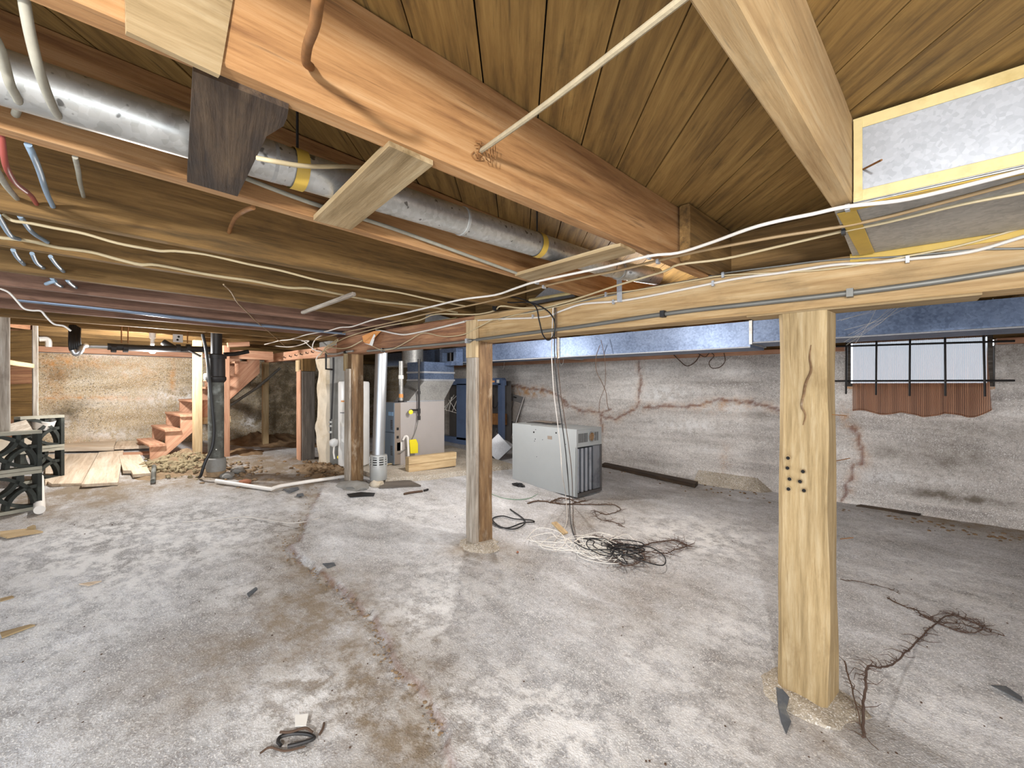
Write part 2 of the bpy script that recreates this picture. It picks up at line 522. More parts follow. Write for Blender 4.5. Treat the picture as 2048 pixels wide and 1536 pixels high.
def blob(pts, c, rx, ry=None, rot=0.0):
    ry = ry or rx; d = pts - np.array(c); ca, sa = math.cos(rot), math.sin(rot)
    x = d[:, 0] * ca + d[:, 1] * sa; y = -d[:, 0] * sa + d[:, 1] * ca
    return np.exp(-((x / rx) ** 2 + (y / ry) ** 2))

def nz(pts3, sc, seed=0.0, octs=4):
    return np.array([mnoise.fractal(Vector((p[0] * sc + seed, p[1] * sc + seed * .3, p[2] * sc)), .9, 2.1, octs) for p in pts3])

def grid_mesh(name, co, nu, nv, mask, mat, keep=None, flip=False, parent=None):
    faces = []
    for j in range(nv - 1):
        for i in range(nu - 1):
            if keep is not None and not keep[j, i]: continue
            a = j * nu + i
            q = (a, a + 1, a + nu + 1, a + nu)
            faces.append(q[::-1] if flip else q)
    me = bpy.data.meshes.new(name)
    me.from_pydata([tuple(p) for p in co], [], faces)
    at = me.attributes.new('mask', 'FLOAT_COLOR', 'POINT')
    at.data.foreach_set('color', np.clip(mask, 0, 1).astype(np.float32).ravel())
    o = link(name, me, mat, parent, smooth=True)
    return tag(o, kind='structure')

# ---- floor
gx = np.concatenate([np.arange(XB - .1, -3.2, .036), np.arange(-3.2, -.5, .014), np.arange(-.5, XS + .05, .036)])
gy = np.concatenate([np.arange(YN - .05, .85, .036), np.arange(.85, 2.6, .014), np.arange(2.6, YR + .06, .036)])
GX, GY = np.meshgrid(gx, gy); xy = np.stack([GX.ravel(), GY.ravel()], 1)
gz = floor_np(xy)
p3 = np.concatenate([xy, np.zeros((len(xy), 1))], 1)
n_big = nz(p3, 1.3, 3.0, 4); n_fine = nz(p3, 9.0, 8.0, 3)
gz = gz + .010 * n_big + .0035 * n_fine
edge_px = [(640, 985), (612, 1040), (600, 1085), (578, 1092), (600, 1118), (640, 1145), (672, 1170), (705, 1195), (722, 1220), (748, 1236), (757, 1262),
           (776, 1282), (782, 1310), (800, 1345), (838, 1372), (862, 1420), (886, 1452), (893, 1500), (915, 1560), (930, 1640)]
edge = [tuple(fl(*q).xy) for q in edge_px]
ed, es = seg_dist(xy, edge)
ed2 = ed + .05 * n_fine
leftside = es > 0
if np.mean(leftside[(np.abs(xy[:, 0] + .6) < .3) & (np.abs(xy[:, 1] - 1.6) < .3)]) > .5: leftside = ~leftside
sgn = np.where(leftside, -1.0, 1.0) * ed + .035 * n_fine + .02 * nz(p3, 22.0, 2.0, 2)
step = 1 / (1 + np.exp(-np.clip(sgn / .006, -40, 40)))
fall = np.exp(-np.clip(ed, 0, 9) / .22)
gz = gz + fall * (-.026 * (1 - step) + .016 * step) + (1 - step) * fall * .006 * nz(p3, 30.0, 4.0, 2)
dirt = np.zeros(len(xy)); white = np.zeros(len(xy)); crack = np.zeros(len(xy)); rusty = np.zeros(len(xy))
def fb(u, v): return tuple(fl(u, v).xy)
dirt += np.where(leftside, 1.0, .25) * np.exp(-np.clip(ed, 0, 9) / .22)
for (u, v, r, s) in [(640, 1200, .40, .7), (740, 1330, .40, .8), (830, 1470, .25, .5), (470, 1330, .45, .4), (330, 1380, .4, .25), (1000, 1105, .3, .6),
                     (930, 1100, .18, .7), (640, 930, .7, .8), (520, 930, .6, .9), (400, 940, .7, .9), (200, 985, .55, .75), (90, 1010, .6, .8),
                     (2030, 1060, .5, .9), (1840, 1030, .35, .8), (1400, 980, .35, .5), (1180, 1040, .4, .5), (1350, 1170, .4, .3), (560, 960, .5, .8),
                     (850, 900, .6, .5), (1250, 1010, .35, .4), (1650, 1420, .25, .45), (1560, 1460, .35, .35), (1240, 1220, .35, .35)]:
    dirt += s * blob(xy, fb(u, v), r)
for (u, v, r, s) in [(1000, 1430, .34, 1.0), (1120, 1490, .3, .9), (250, 1110, .6, .95), (420, 1050, .7, .95), (120, 1080, .5, .8), (140, 1240, .45, .6), (640, 1430, .3, .7), (560, 1390, .25, .7),
                     (480, 1190, .25, .6), (900, 1170, .5, .6), (1450, 1080, .6, .6), (800, 1020, .7, .55), (1340, 1060, .6, .6), (1900, 1180, .6, .5),
                     (1500, 1270, .4, .6), (1900, 1420, .35, .55), (1750, 1060, .3, .5), (850, 1240, .25, .6), (1280, 1300, .3, .5), (1430, 1470, .3, .6), (30, 1400, .3, .5), (200, 1480, .3, .4)]:
    white += s * blob(xy, fb(u, v), r)
crack = np.maximum(crack, .55 * np.exp(-(np.clip(ed, 0, 9) / .018) ** 2) * (n_fine > -.25))
mask = np.stack([dirt, white * np.where(leftside, .8, 1.0), crack, rusty], 1)
floor = grid_mesh('floor', np.column_stack([xy, gz]), len(gx), len(gy), mask, 'floor')

# ---- window wall (along the girder direction)
WX0, WX1, WZ0, WZ1 = -.50, .64, 1.50, 2.03
WT = 1.90
wx = np.concatenate([np.arange(XB, WX0 - .001, .026), np.linspace(WX0, WX1, 40), np.arange(WX1 + .026, XS, .026)])
wz = np.concatenate([np.arange(-.12, WZ0 - .001, .026), np.linspace(WZ0, WT, 16)])
AX, AZ = np.meshgrid(wx, wz); xz = np.stack([AX.ravel(), AZ.ravel()], 1)
q3 = np.column_stack([xz[:, 0] * .35, xz[:, 1] * 1.6, np.zeros(len(xz))])
rel = .010 * nz(q3, 2.2, 5.0, 4) + .004 * nz(np.column_stack([xz, np.zeros(len(xz))]), 14, 2.0, 2)
def wp(u, v): q = P(u, v, Y=YR); return (q.x, q.z)
cr_lines = [[(1000, 774), (1030, 771), (1056, 777), (1090, 781), (1113, 788), (1126, 800), (1135, 809), (1150, 815), (1162, 823), (1180, 822), (1200, 826), (1222, 820)],
            [(1203, 831), (1215, 835), (1232, 838), (1247, 829), (1260, 823), (1272, 815)], [(1278, 722), (1277, 740), (1283, 757), (1281, 771), (1277, 790), (1276, 815)],
            [(1288, 815), (1312, 813), (1340, 812), (1373, 814), (1400, 808), (1435, 799), (1470, 803), (1504, 804), (1530, 812), (1556, 819), (1600, 826)],
            [(1200, 826), (1203, 850), (1205, 862)], [(1702, 856), (1712, 870), (1720, 892), (1727, 914), (1722, 926), (1705, 940), (1698, 965), (1692, 985), (1680, 1003)],
            [(1113, 788), (1125, 802), (1133, 813)]]
cr = np.zeros(len(xz)); ru = np.zeros(len(xz))
jitv = np.column_stack([nz(np.column_stack([xz, np.zeros(len(xz))]), 11, 1.0, 2), nz(np.column_stack([xz, np.zeros(len(xz))]), 11, 9.0, 2)]) * .035
for ln in cr_lines:
    d, _ = seg_dist(xz + jitv, [wp(*q) for q in ln])
    cr = np.maximum(cr, np.exp(-(d / .017) ** 2)); ru = np.maximum(ru, .45 * np.exp(-(d / .07) ** 2))
for (u, v, rx, rz, s) in [(1060, 785, .45, .09, 1.0), (1015, 778, .2, .08, .8), (1440, 815, .35, .10, .45), (1450, 930, .06, .25, .5), (1690, 830, .05, .12, .7), (1000, 830, .2, .2, .35)]:
    ru += s * blob(xz, wp(u, v), rx, rz)
gr = np.zeros(len(xz)); wh = np.zeros(len(xz))
for (u, v, rx, rz, s) in [(1930, 860, .5, .10, .55), (1910, 920, .35, .2, .6), (1780, 905, .22, .09, .7), (1950, 1000, .5, .05, .8), (1880, 990, .3, .05, .7), (2020, 700, .2, .3, .8), (1690, 850, .2, .2, .3),
                          (1460, 870, .5, .03, .5), (1350, 880, .5, .025, .5), (1400, 730, .6, .05, .35), (1450, 765, .5, .02, .5), (1520, 830, .2, .06, .5), (1300, 925, .6, .06, .5), (1200, 760, .3, .05, .2), (800, 760, 1.0, 1.2, .8), (900, 800, .6, .6, .5)]:
    gr += s * blob(xz, wp(u, v), rx, rz)
for (u, v, rx, rz, s) in [(1330, 790, .4, .12, .8), (1200, 880, .5, .2, .6), (1380, 850, .5, .10, .6), (1280, 740, .4, .1, .4), (1100, 850, .4, .2, .5), (1450, 790, .3, .05, .6), (1750, 960, .3, .1, .4), (1850, 960, .4, .04, .5), (1420, 900, .4, .05, .4)]:
    wh += s * blob(xz, wp(u, v), rx, rz)
keep = np.ones((len(wz) - 1, len(wx) - 1), bool)
for j in range(len(wz) - 1):
    for i in range(len(wx) - 1):
        xm = (wx[i] + wx[i + 1]) / 2; zm = (wz[j] + wz[j + 1]) / 2
        if WX0 < xm < WX1 and zm > WZ0: keep[j, i] = False
# form-board ridges: thin horizontal steps left by the shuttering
ridge = sum(.004 * np.exp(-((xz[:, 1] - zz) / .012) ** 2) for zz in (.52, .74, .95, 1.17, 1.40, 1.63))
co = np.column_stack([xz[:, 0], YR + rel + .010 * cr - ridge, xz[:, 1]])
wall_window = grid_mesh('wall_right', co, len(wx), len(wz), np.stack([gr, wh, cr * .9, ru], 1), 'wall', keep)
# reveals, backing and mudsill of that wall
mb = MB().box(XB - .3, WX0 - .0, YR + .06, YR + .25, -.3, WT); build(mb, 'wall_core', 'pier', wall_window)
mb = MB().box(WX1, XS, YR + .06, YR + .25, -.3, WT); build(mb, 'wall_core', 'pier', wall_window)
mb = MB().box(WX0, WX1, YR + .06, YR + .25, -.3, WZ0); build(mb, 'wall_core', 'pier', wall_window)
for (a, b) in ((XB, -4.6), (-4.59, -2.1), (-2.09, WX0 - .01), (WX1 + .01, XS)):
    timber('sill_plate', (a, YR + .06, WT + .03), (b, YR + .06, WT + .03), .2, .06, 'fresh_orange', wall_window, jit=.004)
for (a, b, zlo) in ((XB, -3.0, WT + .06), (-2.99, WX0, WT + .06), (WX0 + .004, WX1 - .004, WZ1), (WX1, XS, WT + .06)):
    timber('rim_joist', (a, YR + .12, (zlo + ZC) / 2), (b, YR + .12, (zlo + ZC) / 2), .05, ZC - zlo, 'joist_dark', wall_window, jit=.001)

# ---- back wall
wy = np.arange(-1.1, YR + .03, .03); wz2 = np.arange(.0, 1.93, .03)
AY, AZ = np.meshgrid(wy, wz2); yz = np.stack([AY.ravel(), AZ.ravel()], 1)
b3 = np.column_stack([yz, np.zeros(len(yz))])
relb = .018 * nz(b3, 2.0, 4.0, 4) + .010 * nz(b3, 11, 6.0, 3)
def bp(u, v): q = P(u, v, X=XB); return (q.y, q.z)
gr = np.zeros(len(yz)); wh = np.zeros(len(yz)); ru = np.zeros(len(yz)); cr = np.zeros(len(yz))
for (u, v, rx, rz, s) in [(140, 740, .3, .1, .5), (130, 830, .15, .12, .9), (150, 810, .2, .1, .5), (300, 860, .4, .06, .4), (560, 790, .9, .7, 1.0), (700, 800, .9, .9, 1.0), (600, 860, .6, .3, .6), (110, 755, .08, .06, .8)]:
    gr += s * blob(yz, bp(u, v), rx, rz)
for (u, v, rx, rz, s) in [(220, 710, .3, .05, .8), (220, 870, .3, .08, .8), (300, 800, .4, .1, .5), (360, 790, .3, .08, .7), (120, 850, .2, .1, .6), (470, 760, .12, .12, 1.0), (400, 840, .2, .2, .5), (500, 845, .12, .1, 1.0)]:
    wh += s * blob(yz, bp(u, v), rx, rz)
for (u, v, rx, rz, s) in [(180, 725, .3, .08, .7), (110, 730, .15, .12, .7), (150, 795, .5, .02, 1.0), (250, 797, .3, .02, .9), (345, 712, .25, .03, 1.0), (345, 760, .03, .25, .8), (280, 745, .3, .15, .4), (110, 780, .1, .2, .4), (170, 880, .3, .05, .4)]:
    ru += s * blob(yz, bp(u, v), rx, rz)
wall_back = grid_mesh('wall_back', np.column_stack([XB + relb, yz]), len(wy), len(wz2), np.stack([gr, wh, cr, ru], 1), 'wall_back')
build(MB().box(XB - .3, XB - .03, -1.1, YR + .3, -.2, 1.93), 'wall_core', 'pier', wall_back)
timber('sill_plate', (XB - .02, -1.0, 1.965), (XB - .02, 2.3, 1.965), .22, .07, 'fresh_orange', wall_back, jit=.005)
timber('sill_plate', (XB - .02, 2.31, 1.965), (XB - .02, YR, 1.965), .22, .07, 'joist_dark', wall_back, jit=.005)
timber('rim_joist', (XB - .06, -1.0, 2.18), (XB - .06, YR, 2.18), .05, .36, 'joist_dark', wall_back)
# pale pilaster at the end of the back wall
mb = MB().box(XB - .02, XB + .38, -.45, .055, .2, 2.09)
tag(build(mb, 'wall_pilaster', 'mortar', wall_back))
# near wall and side wall (behind the camera; openings made up to let soft sky fill in)
wn = tag(build(MB().box(XB - .3, -3.4, YN - .2, YN, -.3, 2.45), 'wall_front', 'wall'), kind='structure')
mb = MB().box(XS, XS + .2, YN, -1.2, -.3, 2.45).box(XS, XS + .2, 1.2, YR + .3, -.3, 2.45).box(XS, XS + .2, -1.2, 1.2, 2.05, 2.45)
ws = tag(build(mb, 'wall_side', 'wall'), kind='structure')
tag(build(MB().box(XB - .3, XB + .3, YN, -1.1, -.3, 2.45), 'wall_left', 'wall_back'), kind='structure')

# ---- ceiling: dark slab added to stop light leaks, diagonal subfloor planks, joists
ceil = tag(build(MB().box(XB - .3, XS + .2, YN - .2, YR + .3, ZC + .026, ZC + .08), 'ceiling', 'dark'), kind='structure')
def clip_poly(poly, f):
    out = []
    for i in range(len(poly)):
        a, b = poly[i], poly[(i + 1) % len(poly)]; fa, fb_ = f(a), f(b)
        if fa >= 0: out.append(a)
        if fa * fb_ < 0:
            t = fa / (fa - fb_); out.append(a.lerp(b, t))
    return out
pd = Vector((-.66, .75, 0)).normalized(); pn = Vector((pd.y, -pd.x, 0))
PW = .161
s0 = pn.dot(Vector((-.69, .638, 0)))
for k in range(-50, 45):
    a = s0 + k * PW + .0022; b = s0 + (k + 1) * PW - .0022
    poly = [pn * a - pd * 14, pn * a + pd * 14, pn * b + pd * 14, pn * b - pd * 14]
    for f in (lambda p: p.x - XB, lambda p: XS - p.x, lambda p: p.y + 1.3, lambda p: YR + .1 - p.y):
        poly = clip_poly(poly, f)
        if len(poly) < 3: break
    if len(poly) < 3: continue
    area = abs(sum(poly[i].x * poly[(i + 1) % len(poly)].y - poly[(i + 1) % len(poly)].x * poly[i].y for i in range(len(poly)))) / 2
    if area < .05: continue
    zz = ZC + random.uniform(-.0025, .0025)
    slab('plank', [Vector((p.x, p.y, zz)) for p in poly], .02, 'subfloor', ceil, grain=pd, down=False)

JO = [(-.215, .0598, 'beam', .054), (-.955, .062, 'joist', .054), (-1.535, -.006, 'joist', .05), (-2.235, .01, 'joist_dark', .05), (-2.785, 0, 'joist_dark', .05), (-3.40, 0, 'joist_dark', .05),
      (-3.90, -.005, 'joist_red', .05), (-4.42, 0, 'joist_red', .05), (-5.02, 0, 'joist_red', .05), (-5.66, 0, 'joist_dark', .05), (-6.25, 0, 'joist_dark', .05),
      (-6.85, 0, 'joist_dark', .05), (-7.45, 0, 'joist_dark', .05), (.47, .05, 'beam', .05)]
def jx(i, y):
    return JO[i][0] + JO[i][1] * (y - (.67 if i == 0 else .0))
for i, (x, sk, m, th) in enumerate(JO):
    o = timber('joist', (jx(i, -1.25), -1.25, (ZJ + ZC) / 2), (jx(i, YR + .08), YR + .08, (ZJ + ZC) / 2), th, ZC - ZJ - .002, m, ceil, jit=.003, ch=.004, seg=48)
# blocking over the girder between the joists, set back from its face
for (i, j) in ((0, 1), (2, 3), (3, 4), (4, 5), (5, 6), (6, 7)):
    y = 2.60
    timber('blocking', (jx(i, y) - .03, y, 2.22), (jx(j, y) + .03, y, 2.22), .045, .25, 'joist_dark', ceil)
# lapped joist end beside the front joist above the girder
timber('joist_lap', (jx(1, 2.2) + .055, 2.05, 2.225), (jx(1, 5.9) + .055, 5.9, 2.225), .05, .26, 'joist_dark', ceil)

# ================================================================ girders and posts
g1 = thing('girder', 'long tan timber girder with cables and conduit stapled along its face', 'beam', (-.0, 2.535, ZB))
timber('timber', (-2.62, 2.535, (ZB + ZJ) / 2), (XS, 2.535, (ZB + ZJ) / 2), .19, ZJ - ZB, 'beam', g1, jit=.007, ch=.012, seg=60)
timber('shim', (-.60, 2.53, ZB - .006), (.22, 2.53, ZB - .006), .17, .012, 'drift', g1)
g2 = thing('girder', 'reddish brown timber girder over the furnace and flue', 'beam', (-3.8, 2.535, ZB))
timber('timber', (-5.02, 2.535, (ZB + ZJ) / 2), (-2.625, 2.535, (ZB + ZJ) / 2), .19, ZJ - ZB, 'beam_dark', g2, jit=.006, ch=.010, seg=30)
g3 = thing('girder', 'slim orange header beam between the grey post and the stairs', 'beam', (-6.2, 2.535, ZB))
timber('timber', (-7.4, 2.5, ZB + .06), (-5.03, 2.5, ZB + .06), .12, .125, 'fresh_orange', g3, jit=.004, seg=20)
for k in range(7):
    q = P(572 + k * 11, 716 - k * 2.2, Y=2.437)
    build(MB().tube([q, q + Vector((0, -.03, .006)), q + Vector((.012, -.03, .02))], .006, 6), 'nail', 'black_iron', g3)

# right post: rough hewn, slightly turned
pr = thing('support_post', 'rough pale squared timber post with bored holes, nearest the camera', 'post', (-.36, 2.55, 0))
A = Vector((-.355, 2.55, -.01)); Bp = Vector((-.362, 2.545, ZB - .012))
a5 = math.radians(-5)
pu = Vector((math.sin(-a5), math.cos(a5), 0))
timber('timber', A, Bp, .215, .20, 'post_pale', pr, up=pu, jit=.016, ch=.022, seg=34, nsc=2.2, taper=.93, seed=11.3)
# bored holes
for (u, v) in [(1576, 916), (1575, 936), (1606, 943), (1579, 958), (1600, 963), (1577, 978), (1608, 981)]:
    c = P(u, v, Y=2.436)
    build(MB().lathe([(.012, 0), (.012, .004), (.0085, .004), (.0075, .0)], c + Vector((0, .002, 0)), 12, (0, -1, 0)), 'bored_hole_rim', 'drift', pr)
    build(MB().lathe([(.0078, 0), (.0078, .002)], c + Vector((0, -.001, 0)), 10, (0, -1, 0)), 'bored_hole', 'dark', pr)
# split seam of the weathered face
for ln in ([(1622, 690), (1619, 715), (1622, 740), (1612, 765), (1607, 790), (1603, 812), (1611, 830), (1606, 850)],):
    pts = [P(u, v, Y=2.444) for u, v in ln]
    build(MB().tube(smooth_path(pts, 4), [.002 + .004 * math.sin(math.pi * i / (4 * (len(ln) - 1))) for i in range(4 * (len(ln) - 1) + 1)], 5), 'split', 'post_brown', pr)
for (u, v, du, dv) in ((1664, 829, 26, 6), (1672, 922, 20, -16), (1680, 1078, 18, -6)):
    a = P(u, v, X=-.25); build(MB().tube([a, a + Vector((.055, .0, .02 if dv < 0 else -.004))], .0022, 6), 'nail', 'rust', pr)
# crumbled concrete collar and the torn flap at its foot
vs, fs = lump((-.37, 2.53, -.015), .25, 4.2, 3, .22, (1, .9, .22))
tag(build(MB().add(vs, fs), 'footing', 'pad', pr, smooth=True))
fp = [fl(1552, 1392) + Vector((0, 0, .045)), fl(1566, 1400) + Vector((0, 0, .05)), fl(1580, 1408) + Vector((0, -.02, .045)), fl(1574, 1425) + Vector((0, -.02, .025)), fl(1582, 1448) + Vector((0, 0, .015)), fl(1572, 1470) + Vector((0, 0, .005)), fl(1562, 1448) + Vector((0, 0, .008)), fl(1556, 1420) + Vector((0, 0, .01))]
sh = slab('flashing_scrap', fp, .004, 'shard'); tag(sh, 'torn dark grey felt flap at the foot of the nearest post', 'scrap')

# centre post with scab boards
pc = thing('support_post', 'split brown timber post with a grey scab board on its face', 'post', (-2.62, 2.5, .2))
zf = fz(-2.62, 2.5)
timber('timber', (-2.622, 2.52, zf - .04), (-2.622, 2.52, ZB), .118, .155, 'post_brown', pc, up=(0, 1, 0), jit=.007, ch=.008, seg=24)
timber('scab_board', (-2.622, 2.42, zf - .03), (-2.622, 2.42, 1.735), .116, .04, 'post_grey', pc, up=(0, 1, 0), jit=.004, ch=.004)
timber('scab_block', (-2.622, 2.418, 1.737), (-2.622, 2.418, 2.04), .116, .038, 'fresh', pc, up=(0, 1, 0), jit=.001, ch=.003)
vs, fs = lump((-2.62, 2.47, zf - .02), .2, 9.1, 3, .25, (1, .9, .25)); build(MB().add(vs, fs), 'footing', 'pad', pc, smooth=True)

# post beside the flue
pf = thing('support_post', 'brown timber post standing beside the shiny flue pipe', 'post', (-4.73, 2.5, .39))
zf = fz(-4.73, 2.5)
timber('timber', (-4.73, 2.52, zf - .04), (-4.73, 2.52, ZB), .13, .15, 'post_brown', pf, up=(0, 1, 0), jit=.004, ch=.008)
timber('scab_board', (-4.735, 2.435, zf - .03), (-4.735, 2.435, 1.70), .12, .03, 'post_grey', pf, up=(0, 1, 0))
timber('scab_block', (-4.775, 2.43, 1.68), (-4.775, 2.43, 1.90), .045, .04, 'drift', pf, up=(0, 1, 0))
vs, fs = lump((-4.6, 2.43, zf - .02), .2, 2.7, 3, .3, (1, .8, .35)); build(MB().add(vs, fs), 'footing', 'pier', pf, smooth=True)

# dark grey post with a timber cap and pale edging strip
pg = thing('support_post', 'dark grey timber post with pale edge strip under a brown cap block', 'post', (-6.07, 2.53, .5))
zf = fz(-6.07, 2.53)
timber('timber', (-6.07, 2.53, zf - .03), (-6.07, 2.53, 1.70), .13, .17, 'grey_timber', pg, up=(0, 1, 0))
timber('edge_strip', (-6.075, 2.43, zf - .03), (-6.075, 2.43, 1.72), .12, .022, 'fresh_orange', pg, up=(0, 1, 0))
timber('cap_block', (-6.07, 2.53, 1.705), (-6.07, 2.53, ZB - .002), .16, .18, 'joist_dark', pg, up=(0, 1, 0))
timber('edge_block', (-6.08, 2.42, 1.70), (-6.08, 2.42, 1.85), .10, .03, 'fresh', pg, up=(0, 1, 0))

# concrete chimney pier with a lumpy plaster coat
pp = thing('concrete_pier', 'grey concrete chimney pier with a lumpy pale plaster face', 'pier', (-5.66, 2.78, .45))
zf = fz(-5.66, 2.7)
build(MB().box(-5.80, -5.50, 2.585, 3.0, zf - .05, 2.085), 'body', 'pier', pp)
mbp = MB(); nzs = 26; wv = []
for i in range(nzs + 1):
    t = i / nzs; z = zf - .02 + t * (1.86 - zf + .02)
    lx = -5.80 - .10 * math.exp(-((t - .36) / .06) ** 2) + .02 * math.sin(t * 17) - .03 * (t > .9)
    wv.append([(lx, 2.585, z), (lx + .01, 2.555 + .01 * math.sin(t * 23), z), (-5.66, 2.535 + .012 * math.sin(t * 15 + 1), z), (-5.52, 2.55 + .01 * math.sin(t * 19 + 2), z), (-5.50, 2.585, z)])
mbp.add([p for r in wv for p in r], [(i * 5 + k, i * 5 + k + 1, i * 5 + 5 + k + 1, i * 5 + 5 + k) for i in range(nzs) for k in range(4)])
build(mbp, 'plaster_coat', 'mortar', pp, smooth=True)

# ================================================================ under the ceiling
ZU = ZJ - .012       # just below the joists
# round duct between the first two joists
dA = P(-30, 124, X=-1.36); dB = Vector((-1.24, 2.15, 2.175)); dA.z = 2.135
dd = (dB - dA).normalized(); dA = dA - dd * 1.0
rd = thing('round_duct', 'spotted galvanised round duct running between two joists', 'duct', dA)
L = (dB - dA).length
cuts = [0, .9, 1.52, 2.2, L]
for i in range(4):
    a = dA + dd * cuts[i]; b = dA + dd * (cuts[i + 1] + .03); r = .053 + (.0015 if i % 2 else 0)
    mb = MB().tube([a, a + dd * .02, b - dd * .02, b], [r * 1.02, r, r, r * .99], 24)
    build(mb, 'pipe_section', 'galv_spot', rd, smooth=True)
    mb = MB().tube([a - dd * .004, a + dd * .006], r * 1.03, 24); build(mb, 'joint_bead', 'galv_dull', rd, smooth=True)
for (u, v) in ((598, 318), (1076, 480)):
    d_ = ray(u, v); best = min((CAMP + d_ * (t * .01) for t in range(40, 320)), key=lambda q: ((q - dA) - dd * (q - dA).dot(dd)).length)
    s = (best - dA).dot(dd); c = dA + dd * s
    build(MB().tube([c - dd * .018, c + dd * .018], .0575, 24, caps=False), 'tape_band', 'tape', rd, smooth=True)
    build(MB().tube([c + Vector((0, 0, .055)), c + Vector((.0, 0, ZC - c.z))], .004, 6), 'hanger_wire', 'black_iron', rd)
# a second run of pipe and tap-off past the thin board
e0 = dB + Vector((0, 0, 0))
eb = thing('duct_elbow', 'short crimped galvanised pipe ending over the tan girder', 'duct', e0)
build(MB().tube(smooth_path([dB + dd * .04, dB + dd * .14, dB + dd * .24 + Vector((.06, 0, -.01)), dB + dd * .38 + Vector((.10, .02, -.01))], 5), .05, 20), 'pipe', 'galv_spot', eb, smooth=True)
build(MB().tube([dB + dd * .13, dB + dd * .15], .055, 20), 'crimp_bead', 'galv_dull', eb, smooth=True)

def zu(u, v, dz=0): return P(u, v, Z=ZU + dz)
# boards nailed under the joists
b = slab('cross_board', [zu(386, 142), zu(577, 219), zu(574, 236), zu(567, 252), zu(548, 264), zu(533, 273), zu(475, 393), zu(374, 364)], .022, 'dark_board', grain=(-1, .25, 0), down=False)
tag(b, 'dark mouldy notched board nailed under two joists', 'board')
b = slab('cross_board', [zu(778, 292), zu(866, 331), zu(702, 460), zu(627, 441)], .018, 'drift', down=False)
tag(b, 'dusty pale board angled under the round duct', 'board')
b = slab('cross_board', [zu(1241, 492), zu(1271, 506), zu(1062, 563), zu(1030, 552)], .016, 'drift', down=False)
tag(b, 'thin tan board under the duct next to the girder', 'board')
timber('wood_strip', P(606, 625, Z=ZU - .004), P(707, 588, Z=ZU - .004), .03, .024, 'post_grey', jit=.001)
tag(bpy.data.objects['wood_strip'], 'short grey wood strip tacked across two reddish joists', 'board')
# plywood patch on the face of the front joist
xf = jx(1, .2) + .029
b = slab('plywood_patch', [P(250, -60, X=xf + .004), P(476, -60, X=xf + .004), P(440, 150, X=xf + .004), P(253, 62, X=xf + .004)], .012, 'drift', grain=(0, 1, 0))
tag(b, 'square cut pale plywood patch on the side of the front joist', 'board')

# rusty hook rod hanging from the subfloor
pts = [P(640, -40, X=-.60), P(636, 0, X=-.62), P(629, 51, X=-.68), P(615, 92, X=-.78), P(612, 124, X=-.86), P(621, 133, X=-.90)]
cable('iron_rod', 'rusty bent iron rod hanging in front of the front joist', 'rod', pts, .0085, 'rust', k=4)
# cloth covered rod between the two front joists
ro = thing('rod', 'pale cloth wrapped rod stretched from the front joist overhead', 'rod', P(959, 304, X=jx(1, .8) + .03))
ra = P(959, 304, X=jx(1, .82) + .028); rb = P(1378, -12, X=-.235)
build(MB().tube(smooth_path([ra, ra.lerp(rb, .1) + Vector((0, 0, -.002)), ra.lerp(rb, .5) + Vector((0, 0, -.006)), rb], 5), [.0085] * 3 + [.0075] * 3 + [.006] * 20 if False else .0068, 8), 'core', 'rope', ro, smooth=True)
for k in range(3):
    pts = [ra + Vector((random.uniform(0, .02), random.uniform(-.03, .01), random.uniform(-.03, .03))) for _ in range(5)]
    build(MB().tube(smooth_path(pts, 4), .0016, 5), 'twisted_wire', 'rust', ro)
    c = ra.lerp(rb, .03 + .02 * k); build(MB().tube([c, c + Vector((.012, .0, -.03)), c + Vector((.0, .03, -.025)), c + Vector((.01, .02, .02))], .0012, 5), 'twisted_wire', 'rust', ro)

# cables strung below the joists
def Z(lst, dz=0):
    out = []
    for u, v in lst:
        q = zu(u, v, dz)
        out.append(q if q.y < 2.40 else P(u, v, Y=2.40))
    return out
ca = [(2110, 325), (2048, 341), (1884, 383), (1793, 402), (1694, 413), (1625, 428), (1556, 442), (1497, 458), (1420, 486), (1355, 506), (1298, 512), (1210, 534), (1078, 562), (1035, 575), (990, 590), (923, 599), (860, 614), (800, 628), (745, 640), (705, 653), (680, 655), (656, 662), (630, 666), (607, 671), (581, 679), (560, 681), (545, 685), (529, 689)]
c1 = cable('cable', 'bright white cable strung uppermost below the joists', 'cable', Z(ca, -.010), .0062, 'cable_white', k=4)
cb = [(2110, 343), (2048, 361), (1884, 405), (1756, 438), (1665, 456), (1556, 473), (1420, 498), (1316, 521), (1240, 540), (1160, 556), (1093, 571), (1005, 596), (929, 613), (847, 629), (800, 641), (730, 656), (700, 662), (660, 672), (630, 680)]
c2 = cable('cable', 'tan cable running just below the white one under the joists', 'cable', Z(cb, -.004), .0062, 'cable_tan', k=4)
cc = [(2110, 372), (2048, 385), (1921, 409), (1775, 444), (1687, 462), (1556, 493), (1446, 518), (1358, 529), (1327, 543), (1240, 569), (1170, 592), (1122, 607), (1087, 615), (1040, 616), (1002, 612), (987, 622), (946, 629), (873, 628), (840, 640), (800, 647), (760, 655), (700, 672), (660, 690)]
c3 = cable('cable', 'cream cable lowest of the three strung below the joists', 'cable', Z(cc, -.002), .0055, 'cable_cream', k=4)
for par, lst in ((c1, [(1695, 413), (1298, 512), (1074, 563)]), (c2, [(1316, 521), (1088, 572)]), (c3, [(1687, 462), (990, 618)])):
    for (u, v) in lst:
        q = zu(u, v, -.004); build(MB().box(q.x - .006, q.x + .006, q.y - .012, q.y + .012, q.z - .014, q.z + .004), 'staple', 'galv_light' if par is not c3 else 'black', par)
